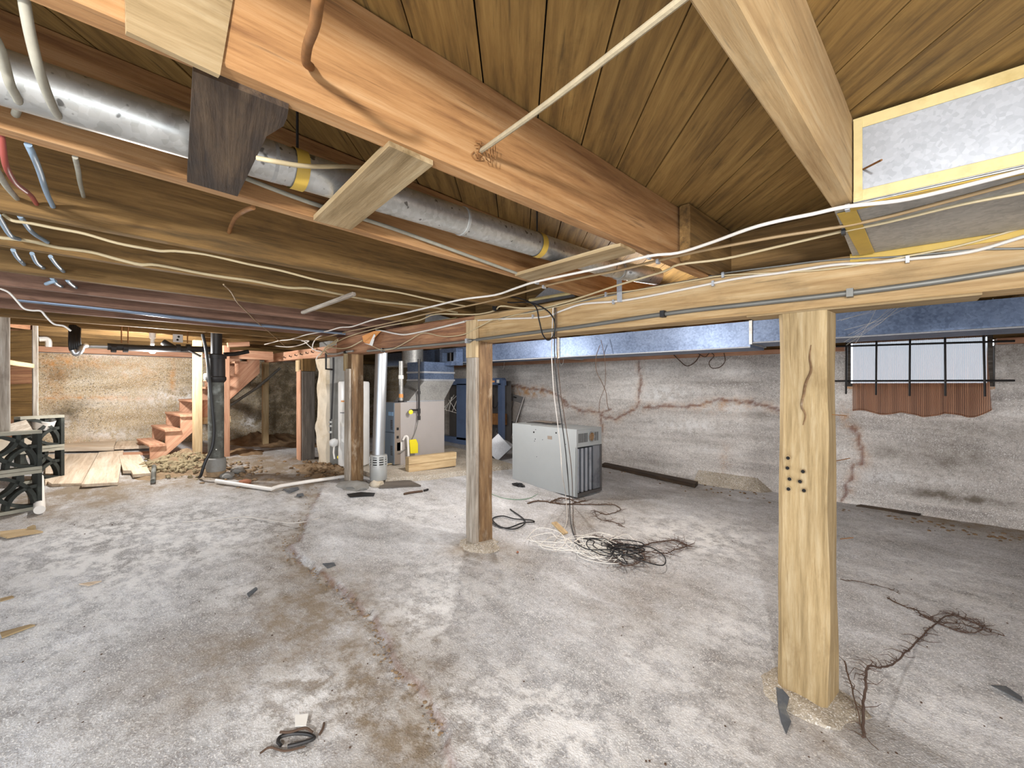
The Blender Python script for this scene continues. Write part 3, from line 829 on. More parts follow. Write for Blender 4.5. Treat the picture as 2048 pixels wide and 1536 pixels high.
# cables stapled on the girder face
def YF(lst, y=2.430): return [P(u, v, Y=y) for u, v in lst]
ce = [(2110, 455), (2048, 473), (1957, 500), (1890, 511), (1830, 517), (1738, 526), (1665, 530), (1574, 544), (1475, 557), (1400, 572), (1320, 588), (1240, 602), (1166, 608), (1122, 622), (1087, 634), (1005, 638), (932, 642)]
c4 = cable('cable', 'thick flat white cable stapled along the tan girder face', 'cable', YF(ce), .0085, 'cable_white', k=4, flat=.8)
cf = [(2110, 440), (2048, 455), (1921, 491), (1811, 513), (1731, 528), (1640, 540), (1540, 546), (1446, 551), (1380, 562), (1275, 580), (1210, 588), (1140, 607), (1064, 625), (1030, 630), (1000, 640)]
c5 = cable('cable', 'thin cream cable above the thick white one on the girder', 'cable', YF(cf, 2.427), .0040, 'cable_cream', k=4)
ck = [(2110, 493), (2048, 497), (1960, 499), (1880, 506), (1800, 513), (1700, 518), (1640, 522), (1560, 532), (1450, 546), (1400, 557), (1300, 575), (1200, 595), (1100, 615), (1000, 637)]
c6 = cable('cable', 'old twisted dark grey wire along the girder top edge', 'cable', YF(ck, 2.434), .0045, 'conduit', k=4)
for par, lst in ((c4, [(1815, 519), (1426, 567), (1227, 604), (1066, 633)]), (c5, [(1446, 550), (1212, 589)])):
    for (u, v) in lst:
        q = P(u, v, Y=2.425); build(MB().box(q.x - .006, q.x + .006, q.y - .008, q.y + .01, q.z - .014, q.z + .014), 'staple', 'galv_light', par)
# cable continuing over the reddish girder to the card sleeve
cg = [(930, 643), (897, 651), (850, 662), (812, 669), (790, 667), (767, 662), (752, 660)]
cable('cable', 'white cable sagging along the reddish girder to the orange card', 'cable', YF(cg, 2.425), .0085, 'cable_white', k=5)
cg = [(1000, 640), (985, 640), (955, 655), (930, 668), (900, 673), (880, 672), (846, 666), (820, 680), (790, 696), (770, 700), (755, 697), (742, 690)]
cable('cable', 'slack cream wire drooping across the reddish girder', 'cable', YF(cg, 2.395), .0042, 'cable_cream', k=5)
# orange card sleeve
oc = thing('card_sleeve', 'torn orange and white card sleeve hung on the reddish girder', 'card', P(735, 690, Y=2.42))
slab('orange_side', [P(724, 672, Y=2.36), P(748, 662, Y=2.40), P(762, 662, Y=2.42), P(748, 676, Y=2.38), P(738, 690, Y=2.38), P(727, 684, Y=2.36)], .004, 'orange_card', oc)
slab('white_side', [P(748, 668, Y=2.376), P(751, 670, Y=2.39), P(745, 692, Y=2.39), P(728, 686, Y=2.352), P(739, 688, Y=2.37)], .003, 'paper', oc)
# grey conduit on the girder
cd = thing('conduit', 'long grey steel conduit strapped along the girder face', 'conduit', P(1400, 621, Y=2.41))
cdp = YF([(2110, 526), (2048, 536), (1861, 565), (1691, 587), (1520, 606), (1350, 625), (1152, 654), (1040, 668), (952, 680)], 2.418)
cdp[-1].y = 2.41; q = P(935, 682, Y=2.372)
build(MB().tube(smooth_path(cdp + [P(942, 681, Y=2.385), q, P(925, 684, Y=2.385)] + YF([(905, 686), (800, 696), (735, 702)], 2.418), 5), .0125, 10), 'pipe', 'conduit', cd, smooth=True)
for (u, v, m) in ((1326, 628, 'black'), (935, 682, 'galv_light'), (766, 700, 'black'), (1700, 586, 'conduit')):
    q = P(u, v, Y=2.41 if u != 935 else 2.372); build(MB().box(q.x - .012, q.x + .012, q.y - .018, q.y + .02, q.z - .018, q.z + .018), 'strap', m, cd)
cd2 = thing('conduit', 'short bent grey conduit with an elbow at the orange header', 'conduit', P(650, 705, Y=2.43))
build(MB().tube(smooth_path([P(706, 702, Y=2.42), P(690, 704, Y=2.41), P(672, 708, Y=2.41), P(655, 708, Y=2.42)], 4), .012, 8), 'pipe', 'galv_dull', cd2, smooth=True)
build(MB().tube([P(652, 706, Y=2.42), P(652, 738, Y=2.42), P(664, 739, Y=2.42)], .012, 8), 'drop_pipe', 'black_iron', cd2)
build(MB().tube([P(692, 704, Y=2.405), P(689, 704.5, Y=2.405)], .017, 8), 'coupling', 'black', cd2)

# strap hanger and tap boots above the girder
b = slab('strap_hanger', [P(1233, 545, Y=2.42), P(1243, 545, Y=2.42), P(1244, 604, Y=2.42), P(1234, 604, Y=2.42)], .003, 'galv_light', grain=(0, 0, 1)); tag(b, 'flat galvanised strap nailed to the girder under the duct', 'strap')
def boot(name, label, poly, depth):
    t = thing(name, label, 'duct', poly[0])
    slab('sheet_face', poly, depth, 'galv_light', t)
    lo = min(p.z for p in poly)
    build(MB().tube([Vector((poly[0].x - .0, poly[0].y - .006, lo + .012)), Vector((poly[-1].x, poly[-1].y - .006, lo + .012))], .012, 6), 'sealant_tape', 'tape_pale', t)
boot('duct_boot', 'bright galvanised boot taped onto the tan girder top', [P(1060, 604, Y=2.50), P(1092, 577, Y=2.52), P(1108, 572, Y=2.52), P(1144, 588, Y=2.50)], .05)
boot('duct_boot', 'grey galvanised boot taped onto the reddish girder top', [P(842, 648, Y=2.50), P(845, 628, Y=2.52), P(870, 628, Y=2.52), P(915, 640, Y=2.50)], .05)

# panned joist bay: sheet metal with yellow tape, beyond joist 0
jp = thing('joist_bay_panel', 'bright sheet metal panel taped with yellow strips between overhead joists', 'panel', (.5, 1.75, 2.08))
YP = 1.74; xl = jx(0, 1.74) + .03; xr = jx(13, 1.74) - .03
build(MB().box(xl, xr, YP, YP + .003, 2.085, ZC - .012), 'front_sheet', 'galv_light', jp)
build(MB().box(xl - .05, xr + .05, YP, 2.42, 2.079, 2.083), 'bottom_sheet', 'galv_dull', jp)
def strip(a, b_, w_, up, th=.004, m='tape_pale', name='tape_strip'): timber(name, a, b_, th, w_, m, jp, up=up, jit=.0012, ch=.0012)
strip((xl, YP - .003, ZC - .03), (xr, YP - .003, ZC - .03), .034, (0, 0, 1))
strip((xl, YP - .003, 2.103), (xr, YP - .003, 2.103), .034, (0, 0, 1))
strip((xl + .012, YP - .006, 2.09), (xl + .012, YP - .006, ZC - .02), .022, (1, 0, 0))
strip((xl - .02, YP + .02, 2.076), (xr, YP + .02, 2.076), .04, (0, 1, 0), m='tape')
strip((xl - .02, 1.78, 2.075), (xl + .0, 2.40, 2.075), .05, (1, 0, 0), m='tape')
strip((xl - .06, 2.435, 2.072), (xr + .1, 2.435, 2.072), .04, (0, 0, 1), m='tape', th=.006)
a = P(1710, 347, X=xl); build(MB().tube([a, P(1763, 320, Y=1.62)], .003, 6), 'nail', 'rust', jp)

# wires at the far end of the joist bays, passing through the joists
def W(lst): return [P(u, v, X=x) for u, v, x in lst]
cable('cable', 'thick grey cloth cable dropping over the front joist beside the duct', 'cable', W([(44, -30, -.98), (48, 0, -1.0), (60, 68, -1.03), (79, 143, -1.08), (102, 205, -1.2), (120, 236, -1.38), (140, 246, -1.45), (167, 253, -1.48), (273, 280, -1.49), (376, 311, -1.49), (450, 340, -1.49), (620, 405, -1.49), (780, 455, -1.49), (960, 520, -1.49), (1040, 549, -1.49)]), .0075, 'cable_grey', k=4)
cable('cable', 'grey cloth cable end hanging at the picture edge beside the duct', 'cable', W([(-20, 60, -1.06), (0, 98, -1.1), (12, 140, -1.16), (21, 171, -1.2), (37, 204, -1.35), (31, 229, -1.5)]), .0075, 'cable_grey', k=4)
cable('cable', 'printed cream cable passing over the round duct', 'cable', W([(514, 316, -1.19), (545, 322, -1.17), (598, 331, -1.18), (640, 333, -1.2), (700, 333, -1.24), (745, 338, -1.28)]), .006, 'cable_cream', k=4)
cable('cable', 'red wire curving between two joists', 'cable', W([(-4, 240, -1.56), (3, 273, -1.58), (10, 325, -1.66), (20, 350, -1.75), (34, 369, -1.85), (61, 390, -2.1), (73, 408, -2.2)]), .0065, 'cable_red', k=4)
cable('cable', 'pale blue grey cable crossing the second joist bay', 'cable', W([(56, 289, -1.57), (66, 310, -1.62), (79, 342, -1.8), (93, 385, -2.05), (106, 413, -2.2)]), .0075, 'cable_blue', k=4)
cable('cable', 'short dark grey cable beside the pale blue one', 'cable', W([(150, 314, -1.57), (156, 340, -1.7), (160, 365, -1.9), (167, 393, -2.2)]), .006, 'cable_grey', k=4)
cable('cable', 'grey cable with the red wire at the picture edge', 'cable', W([(-10, 335, -1.6), (0, 352, -1.7), (15, 375, -1.9), (34, 397, -2.2)]), .0075, 'cable_grey', k=4)
cable('root', 'dead orange root poking from the second joist', 'root', W([(506, 415, -1.58), (490, 421, -1.7), (472, 434, -1.9), (463, 450, -2.1), (458, 465, -2.2)]), .008, 'rust', k=4)
for pts, lab in zip(([(-5, 430, -2.27), (20, 470, -2.6), (38, 478, -2.74)], [(40, 432, -2.27), (65, 465, -2.6), (95, 484, -2.74)]), ['blue grey cable in the third joist bay at the picture edge', 'blue grey cable in the third joist bay with a bright highlight']):
    cable('cable', lab, 'cable', W(pts), .008, 'cable_blue', k=4, group='blue cables through the third bay')
for pts, lab in zip(([(26, 500, -2.82), (34, 514, -3.0), (48, 529, -3.37)], [(64, 507, -2.82), (73, 525, -3.05), (87, 536, -3.37)], [(101, 513, -2.82), (112, 528, -3.05), (127, 543, -3.37)]), ['first of three blue cables in the fourth joist bay from the picture edge', 'middle of three blue cables in the fourth joist bay', 'last of three blue cables in the fourth joist bay, longest']):
    cable('cable', lab, 'cable', W(pts), .008, 'cable_blue', k=4, group='blue cables through the fourth bay')
for pts, lab in zip(([(104, 557, -3.44), (112, 567, -3.6), (123, 573, -3.87)], [(135, 561, -3.44), (142, 568, -3.6), (152, 575, -3.87)], [(112, 562, -3.44), (100, 565, -3.46), (92, 568, -3.5)]), ['blue cable crossing diagonally in the fifth joist bay', 'blue cable farthest along the fifth joist bay', 'pale cable stub bent sideways in the fifth joist bay']):
    cable('cable', lab, 'cable', W(pts), .009, 'cable_blue', k=4, group='blue cables through the fifth bay')
# long cables along joists 4 and 3
cable('cable', 'long cream cable stapled along the fourth joist', 'cable', [P(u, v, X=-2.752) for u, v in [(-30, 470), (0, 475), (59, 482), (117, 495), (182, 504), (234, 518), (281, 529), (316, 530), (400, 546), (448, 554), (506, 562), (575, 575), (623, 577), (682, 589), (750, 602), (798, 607), (866, 615), (915, 625)]], .0075, 'cable_cream', k=4)
cable('cable', 'long cream cable hanging behind the third joist', 'cable', [P(u, v, X=-2.32) for u, v in [(6, 428), (25, 441), (59, 446), (109, 456), (168, 467), (234, 486), (293, 497), (322, 502), (350, 502), (400, 507), (436, 514), (500, 529), (561, 541), (643, 562), (707, 571), (760, 580), (798, 585), (866, 600), (930, 612)]], .0055, 'cable_cream', k=4)
cable('cable', 'thin tan wire crossing down over the reddish joists', 'cable', [P(u, v, Z=ZU - .01) for u, v in [(447, 569), (462, 583), (475, 605), (492, 622), (515, 645), (545, 670), (575, 697)]], .004, 'cable_tan', k=4)
cable('cable', 'thin cord beside the black bundle at the stud frame', 'cable', [P(u, v, X=-3.95) for u, v in [(0, 577), (18, 585), (35, 603), (48, 617), (65, 621), (82, 622), (92, 633), (108, 648), (128, 652), (142, 662)]], .006, 'cable_white', k=4)
cable('conduit', 'silver blue conduit strapped under the seventh joist', 'conduit', [P(u, v, X=-4.48) for u, v in [(40, 599), (53, 601), (234, 620), (400, 640), (545, 653), (690, 667)]], .0155, 'conduit_blue', k=3, n=10)
# loose wires around the header end
for lab, pts, m in (('white wire looping up over the header end', [(625, 700), (626, 688), (634, 676), (650, 669), (668, 667), (690, 664), (715, 656)], 'cable_white'),
                    ('white wire running from the stack top to the header', [(464, 693), (468, 675), (464, 672), (472, 670), (500, 675), (535, 677), (555, 676)], 'cable_white'),
                    ('tangled white wire end over the stairs', [(529, 689), (528, 685), (540, 690), (575, 694), (600, 690), (618, 682), (604, 682)], 'cable_white'),
                    ('white wire hooked down into the pier', [(581, 679), (605, 681), (620, 693), (632, 701), (644, 704), (636, 712), (632, 719)], 'cable_white'),
                    ('cream wire strung to the card sleeve', [(655, 693), (680, 697), (700, 694), (725, 681)], 'cable_cream'),
                    ('frayed pale cord on the header', [(640, 712), (652, 694), (662, 688), (676, 678), (668, 690), (650, 700), (655, 708)], 'cable_cream')):
    cable('cable', lab, 'cable', [P(u, v, Y=2.40) for u, v in pts], .0065, m, k=5)

# black coax loop and the drop wires hanging from the girder
lp = [(975, 582), (1000, 590), (1040, 597), (1070, 612), (1078, 640), (1085, 668), (1095, 680), (1105, 674), (1110, 655), (1106, 635), (1090, 618), (1060, 605), (1020, 605), (985, 600)]
cable('cable', 'black cable looped loosely over the tan girder', 'cable', [P(u, v, Y=2.37) for u, v in lp], .0048, 'black', k=6)
q0 = P(992, 615, Y=2.40)
tag(build(MB().box(q0.x - .02, q0.x + .02, q0.y - .02, q0.y + .02, q0.z - .015, q0.z + .02), 'cable_clamp', 'black'), 'black cable clamp where wires cross the girder splice', 'clamp')

# ================================================================ window
win = thing('window_1', None, None, (.07, YR + .1, WZ0), kind='structure')
for (x0, x1, z0, z1) in ((WX0, WX0 + .035, WZ0, WZ1), (WX1 - .035, WX1, WZ0, WZ1), (WX0 + .035, WX1 - .035, WZ0, WZ0 + .035), (WX0 + .035, WX1 - .035, WZ1 - .035, WZ1)):
    build(MB().box(x0, x1, YR + .14, YR + .19, z0, z1), 'window_frame', 'grey_timber', win)
t = NT('frosted pane'); t.col('eef4fb'); t.set(Roughness=.55, IOR=1.1); t.b.inputs['Transmission Weight'].default_value = 1.0; M['glass'] = t.m
for (x0, x1) in ((WX0 + .035, WX1 - .035),):
    build(MB().box(x0, x1, YR + .163, YR + .167, WZ0 + .035, WZ1 - .035), 'pane', 'glass', win)
build(MB().box(WX0, WX1, YR - .01, YR + .2, WZ0 - .03, WZ0 - .002), 'window_sill', 'wall', win)
# security bars
gb = thing('window_bars', 'dark welded bar grid across the basement window', 'grille', P(1840, 762, Y=6.04))
for z_, u0, u1 in ((693, 1672, 2030), (762, 1668, 2030)):
    a = P(u0, z_, Y=6.06); b_ = P(u1, z_ - (11 if z_ == 693 else 1), Y=6.06)
    build(MB().tube([a, b_], .011, 6), 'horizontal_bar', 'black_iron', gb)
for (u, ub, v0, v1) in ((1693, 1692, 686, 788), (1753, 1752, 682, 790), (1820, 1819, 676, 792), (1890, 1891, 670, 792), (1967, 1970, 662, 793)):
    build(MB().tube([P(u, v0, Y=6.045), P(ub, v1, Y=6.045)], .010, 6), 'vertical_bar', 'black_iron', gb)
# brown striped curtain, translucent in the daylight
t = NT('curtain cloth')
v = t.coords((1, 1, 1), False)
wv_ = t.n('ShaderNodeTexWave', wave_type='BANDS', bands_direction='X'); t.link(v, wv_.inputs['Vector']); wv_.inputs['Scale'].default_value = 22; wv_.inputs['Distortion'].default_value = 1.2
c = t.ramp(wv_.outputs['Fac'], [(.1, '7a4a30'), (.5, 'a06a48'), (.9, 'cf9c78')])
t.col(c); t.set(Roughness=.9)
tr = t.n('ShaderNodeBsdfTranslucent'); t.link(t.mix(.5, c, 'f3e8e0'), tr.inputs['Color'])
tp = t.n('ShaderNodeBsdfTransparent')
m1 = t.n('ShaderNodeMixShader'); m1.inputs[0].default_value = .48; t.link(t.b.outputs[0], m1.inputs[1]); t.link(tr.outputs[0], m1.inputs[2])
m2 = t.n('ShaderNodeMixShader'); m2.inputs[0].default_value = .16; t.link(m1.outputs[0], m2.inputs[1]); t.link(tp.outputs[0], m2.inputs[2])
t.link(m2.outputs[0], t.out.inputs[0]); M['curtain'] = t.m
cu = thing('curtain', 'gathered brown striped curtain hanging over the barred window', 'curtain', (.05, 6.12, 1.2))
nx, nzc = 150, 22
vs = []; fs = []
cx0 = P(1705, 790, Y=6.12).x; cx1 = P(1972, 790, Y=6.12).x
for j in range(nzc):
    tz = j / (nzc - 1)
    for i in range(nx):
        s = i / (nx - 1)
        zb = 1.225 + .018 * math.sin(s * 19) + (.05 * max(0, s - .93) / .07) - .02 * math.sin(s * 3)
        z = 2.02 + (zb - 2.02) * tz
        amp = .008 + .020 * tz
        x = cx0 + (cx1 - cx0) * s + .01 * tz * math.sin(s * 40) + (.03 * tz if s > .9 else 0) * (s - .9) * 10
        y = 6.135 - .01 * tz + amp * math.sin(s * 2 * math.pi * 8.5 + 1.2 * math.sin(s * 9)) + .006 * math.sin(s * 77)
        vs.append((x, y, z))
for j in range(nzc - 1):
    for i in range(nx - 1):
        a = j * nx + i; fs.append((a, a + 1, a + nx + 1, a + nx))
build(MB().add(vs, fs), 'cloth', 'curtain', cu, smooth=True)
build(MB().tube([(cx0 - .06, 6.135, 2.02), (cx1 + .05, 6.135, 2.02)], .006, 8), 'curtain_rod', 'white_paint', cu)
hem = [vs[(nzc - 1) * nx + i] for i in range(nx)]
build(MB().tube([Vector(h) + Vector((0, -.002, .012)) for h in hem], .005, 5), 'hem', 'curtain', cu, smooth=True)

# ================================================================ trunk duct behind the girder
td = thing('trunk_duct', 'long rectangular galvanised trunk duct hung behind the girder', 'duct', (-2.5, 4.4, 1.84))
ZD = 1.845
secs = [(-6.9, -5.28), (-5.275, -3.05), (-3.045, -1.0), (-.995, 1.1), (1.105, XS - .05)]
for i, (a, b_) in enumerate(secs):
    s = .012 if i < 2 else 0
    up2 = (0, 0, 0, .035, .04)[i]
    build(MB().box(a, b_, 4.20 + s, 4.70, ZD + s * .8 + up2, 2.07), 'duct_section', 'galv', td)
    build(MB().box(a - .012, a + .012, 4.188 + s, 4.712, ZD - .012 + s * .8 + up2, 2.075), 'drive_cleat', 'galv_dull', td)
build(MB().tube([(-3.05, 4.185, 2.08), (-3.05, 4.185, 1.86), (-3.05, 4.19, 1.83)], .006, 6), 'hanger_wire', 'rope', td)
for a, b_, z_ in ((-6.9, -1.0, 0), (-.98, XS - .05, .036)):
    build(MB().tube([(a, 4.2, ZD + z_), (b_, 4.2, ZD + z_)], .006, 6), 'edge_bead', 'galv_light', td)
# register on its face near the furnace
rx = P(906, 708, Y=4.17); ra_ = MB()
rg = thing('register_box', 'square galvanised collar with a dark register opening on the trunk', 'register', (rx.x, 4.15, 1.84))
x0, x1, z0, z1 = rx.x - .17, rx.x + .20, 1.80, 2.04
for (a, b_, c_, d_) in ((x0, x1, z0, z0 + .06), (x0, x1, z1 - .05, z1), (x0, x0 + .06, z0 + .06, z1 - .05), (x1 - .06, x1, z0 + .06, z1 - .05)):
    build(MB().box(a, b_, 4.06, 4.185, c_, d_), 'frame', 'galv', rg)
build(MB().box(x0 + .06, x1 - .06, 4.15, 4.18, z0 + .06, z1 - .05), 'opening', 'dark', rg)
build(MB().box((x0 + x1) / 2 - .006, (x0 + x1) / 2 + .006, 4.10, 4.12, z0 + .06, z1 - .05), 'damper_bar', 'dark_metal', rg)
# round take-off drum
dm = P(822, 716, Y=3.9)
dr = tag(build(MB().lathe([(.17, -.02), (.175, -.01), (.175, .0), (.16, .005), (.16, .292), (.0, .292)], (dm.x, 3.93, 1.80), 24), 'duct_drum', 'galv_dull', smooth=True), 'round galvanised take-off drum above the furnace', 'duct')

# ================================================================ furnace
FX1, FY0, FZ0 = -4.98, 3.20, fz(-5.1, 3.3) + .045
FX0, FY1, FZ1 = FX1 - .33, FY0 + .84, 1.285
fu = thing('furnace', 'grey upright gas furnace with a blue grey front and black latches', 'furnace', (-5.14, 3.6, FZ0))
build(MB().box(FX0 + .004, FX1, FY0 + .10, FY1, FZ0, FZ1), 'cabinet', 'grey_paint', fu)
build(MB().box(FX0, FX1 + .003, FY0, FY0 + .097, FZ0 + .44, FZ1 - .004), 'upper_door', 'bluegrey_paint', fu)
build(MB().box(FX0, FX1 + .003, FY0, FY0 + .097, FZ0 + .02, FZ0 + .434), 'lower_door', 'bluegrey_paint', fu)
build(MB().box(FX1 + .003, FX1 + .007, FY0 + .006, FY0 + .095, FZ0 + .02, FZ1 - .006), 'door_edge', 'brown_paint', fu)
for z_ in (.36, .47):
    build(MB().box(FX1 + .006, FX1 + .012, FY0 + .035, FY0 + .065, FZ0 + z_, FZ0 + z_ + .035), 'latch', 'black', fu)
    build(MB().box(FX0 + .05, FX0 + .09, FY0 - .005, FY0 + .001, FZ0 + z_ + .01, FZ0 + z_ + .045), 'latch', 'black', fu)
build(MB().box(FX1 - .13, FX1 - .02, FY0 - .004, FY0 + .001, FZ0 + .66, FZ0 + .71), 'badge', 'blue_label', fu)
for k in range(6):
    build(MB().box(FX1 - .08, FX1 - .03, FY0 - .003, FY0 + .001, FZ0 + .14 + k * .022, FZ0 + .152 + k * .022), 'vent_slot', 'dark_metal', fu)
    build(MB().box(FX1 - .08, FX1 - .03, FY0 - .003, FY0 + .001, FZ0 + .48 + k * .022, FZ0 + .492 + k * .022), 'vent_slot', 'dark_metal', fu)
q = P(799, 893, X=FX1 + .004); build(MB().box(q.x, q.x + .003, q.y - .04, q.y + .04, q.z - .055, q.z + .055), 'rating_label', 'paper', fu)
# plenum: tapered transition and collar up to the trunk
pl = thing('plenum', 'tapered sheet metal plenum rising from the furnace top', 'duct', (-5.15, 3.7, FZ1))
def frust(x0, x1, y0, y1, z0, X0, X1, Y0, Y1, z1):
    return MB().add([(x0, y0, z0), (x1, y0, z0), (x1, y1, z0), (x0, y1, z0), (X0, Y0, z1), (X1, Y0, z1), (X1, Y1, z1), (X0, Y1, z1)], [(0, 3, 2, 1), (4, 5, 6, 7), (0, 1, 5, 4), (1, 2, 6, 5), (2, 3, 7, 6), (3, 0, 4, 7)])
build(frust(FX0 + .01, FX1 - .005, FY0 + .22, FY1 - .01, FZ1 + .002, FX0 - .1, FX1 - .02, FY0 + .5, FY1 + .20, FZ1 + .29), 'transition', 'galv_dull', pl)
build(MB().box(FX0 - .1, FX1 - .02, FY0 + .5, FY1 + .20, FZ1 + .29, ZD + .0), 'collar', 'galv', pl)
for z_ in (.29, .40):
    build(MB().box(FX0 - .11, FX1 - .008, FY0 + .49, FY1 + .21, FZ1 + z_, FZ1 + z_ + .025), 'flange', 'galv_light', pl)
build(MB().box(FX0 + .0, FX1 + .003, FY0 + .2, FY1 + .002, FZ1 + .001, FZ1 + .016), 'base_flange', 'galv_light', pl)
# furnace flue
q = P(802, 800, X=FX1 - .1)
ff = thing('vent_pipe', 'slim galvanised vent pipe rising from the furnace top', 'pipe', (q.x, q.y, FZ1))
build(MB().tube([(q.x, q.y, FZ1 + .02), (q.x, q.y, 1.84)], .030, 16), 'pipe', 'galv_dull', ff, smooth=True)
build(MB().tube([(q.x, q.y, FZ1 + .002), (q.x, q.y, FZ1 + .02)], .04, 16), 'base_ring', 'black_iron', ff, smooth=True)
build(MB().tube([(q.x, q.y, 1.60), (q.x, q.y, 1.65)], .036, 16), 'coupling', 'pvc', ff, smooth=True)
build(MB().tube([(q.x, q.y, FZ1 + .06), (q.x, q.y, FZ1 + .11)], .0312, 16), 'sticker', 'orange_card', ff, smooth=True)
# gas drop pipe with yellow handled cock
q = P(838, 830, X=FX1 + .06)
gp = thing('gas_pipe', 'black iron gas drop pipe with a yellow handled cock on the furnace side', 'pipe', (q.x, q.y, 1.1))
build(MB().tube([(q.x, q.y, P(838, 840, X=FX1 + .06).z), (q.x, q.y, 1.84)], .013, 10), 'riser', 'black_iron', gp, smooth=True)
for v0, v1 in ((718, 728), (817, 827), (832, 840), (782, 788)):
    za = P(838, v1, X=FX1 + .06).z; zb = P(838, v0, X=FX1 + .06).z
    build(MB().tube([(q.x, q.y, za), (q.x, q.y, zb)], .020, 10), 'fitting', 'black_iron', gp, smooth=True)
zc = P(838, 820, X=FX1 + .06).z
build(MB().tube([(q.x, q.y, zc), (q.x, q.y - .12, zc + .005), (q.x - .02, q.y - .14, zc)], .012, 8), 'branch', 'black_iron', gp, smooth=True)
build(MB().lathe([(.0, 0), (.030, .004), (.030, .016), (.0, .02)], (q.x + .012, q.y - .145, zc - .02), 14, (1, -.3, 0)), 'cock_handle', 'yellow', gp, smooth=True)
cable('gas_line', 'thin flexible line curling from the gas pipe down the furnace side', 'tube', [(q.x, q.y, zc - .08), (q.x, q.y - .03, zc - .2), P(828, 870, X=FX1 + .03), P(815, 893, X=FX1 + .03), P(803, 904, X=FX1 + .03), P(796, 907, X=FX1 + .02)], .005, 'conduit', k=6)
# condensate bottle with a yellow tag, and the return elbow
q = P(825, 895, X=FX1 + .07)
bt = thing('condensate_trap', 'white plastic trap hung with a yellow tag beside the furnace', 'trap', (q.x, q.y, q.z - .1))
build(MB().tube(smooth_path([P(817, 912, X=FX1 + .06), P(816, 885, X=FX1 + .06), P(815, 874, X=FX1 + .06), P(810, 873, X=FX1 + .04), P(806, 880, X=FX1 + .02)], 4), .016, 10), 'trap_tube', 'pvc', bt, smooth=True)
slab('tag', [P(819, 880, X=FX1 + .09), P(832, 878, X=FX1 + .09), P(836, 887, X=FX1 + .09), P(836, 906, X=FX1 + .09), P(821, 907, X=FX1 + .09)], .004, 'yellow', bt)
# pair of stacked timbers on the pad
lumA = Vector((-4.64, 3.17, 0)); lumB = Vector((-4.55, 3.86, 0))
zp = fz(-4.6, 3.5) + .062
for k in range(2):
    o = timber('timber_block', (lumA.x, lumA.y, zp + .047 + k * .094), (lumB.x, lumB.y + (.01 if k else 0), zp + .047 + k * .094), .092, .092, 'fresh', ch=.004)
    tag(o, ('lower' if k == 0 else 'upper') + ' of two stacked square timbers before the furnace', 'lumber', 'stacked square timbers')
# pad
pad = []
for (u, v) in ((744, 962), (930, 947), (1000, 935)): pad.append(fl(u, v))
padz = lambda x, y: fz(x, y) + .06
pts = [Vector((-4.50, 2.78, 0)), Vector((-4.36, 3.30, 0)), Vector((-4.30, 3.95, 0)), Vector((-4.2, 4.7, 0)), Vector((-5.9, 4.9, 0)), Vector((-5.95, 3.1, 0)), Vector((-5.2, 2.72, 0))]
bot = [Vector((p.x, p.y, fz(p.x, p.y) - .05)) for p in pts]; top = [Vector((p.x, p.y, padz(p.x, p.y))) for p in pts]; n = len(pts)
build(MB().add(bot + top, [tuple(range(n, 2 * n))] + [(i, (i + 1) % n, n + (i + 1) % n, n + i) for i in range(n)]), 'equipment_pad', 'pad', floor)
cable('wire', 'tan tube lying on the pad between the collar pipe and the timbers', 'tube', [fl(760, 948, .07), fl(775, 940, .075), fl(790, 938, .07), fl(803, 937, .07)], .010, 'cable_cream', k=4)

# ---- water heater
wc = ray(708, 850); wp_ = CAMP + wc * 5.6; WHX, WHY = wp_.x, wp_.y; whz = fz(WHX, WHY) + .03
wh_ = thing('water_heater', 'slim white water heater behind the brown post', 'water heater', (WHX, WHY, whz))
build(MB().lathe([(.15, .0), (.15, .03), (.185, .04), (.19, .05), (.19, 1.08), (.18, 1.10), (.06, 1.115), (.0, 1.115)], (WHX, WHY, whz), 32), 'tank', 'white_paint', wh_, smooth=True)
def wrap(name, u0, u1, v0, v1, m, r=.1915, par=None):
    a0 = math.atan2(0, 0)
    pts0 = []
    for u in (u0, u1):
        d_ = ray(u, v0); d2 = Vector((d_.x, d_.y)); c2 = Vector((WHX, WHY)); 
        bq = -2 * d2.dot(c2); aq = d2.dot(d2); cq = c2.dot(c2) - r * r; disc = max(0, bq * bq - 4 * aq * cq); t_ = (-bq - math.sqrt(disc)) / (2 * aq)
        pts0.append((math.atan2(d2.y * t_ - WHY, d2.x * t_ - WHX), t_))
    z0 = CAMZ + (CY - v1) / FPX * pts0[0][1]; z1 = CAMZ + (CY - v0) / FPX * pts0[0][1]
    mbw = MB(); nn = 6; vv = []
    for i in range(nn + 1):
        a = pts0[0][0] + (pts0[1][0] - pts0[0][0]) * i / nn
        vv += [(WHX + r * math.cos(a), WHY + r * math.sin(a), z0), (WHX + r * math.cos(a), WHY + r * math.sin(a), z1)]
    mbw.add(vv, [(2 * i, 2 * i + 2, 2 * i + 3, 2 * i + 1) for i in range(nn)])
    return build(mbw, name, m, wh_)
wrap('label', 680, 694, 799, 824, 'paper'); wrap('warning_strip', 682, 692, 801, 804, 'orange_card', .1925); wrap('label', 680, 693, 828, 853, 'paper'); wrap('label_band', 680, 694, 824.5, 826, 'dark_metal', .1925)
q = P(668, 884, X=-5.42)
build(MB().lathe([(.0, -.05), (.03, -.048), (.045, -.02), (.045, .02), (.03, .048), (.0, .05)], (-5.36, WHY - .20, q.z), 16, (1, .2, 0)), 'control_valve', 'white_paint', wh_, smooth=True)
build(MB().lathe([(.02, 0), (.02, .02), (0, .02)], (WHX - .12, WHY - .14, whz + .13), 10, (-.6, -.8, 0)), 'drain_cock', 'yellow', wh_, smooth=True)
gx_ = P(664, 860, Y=2.48)
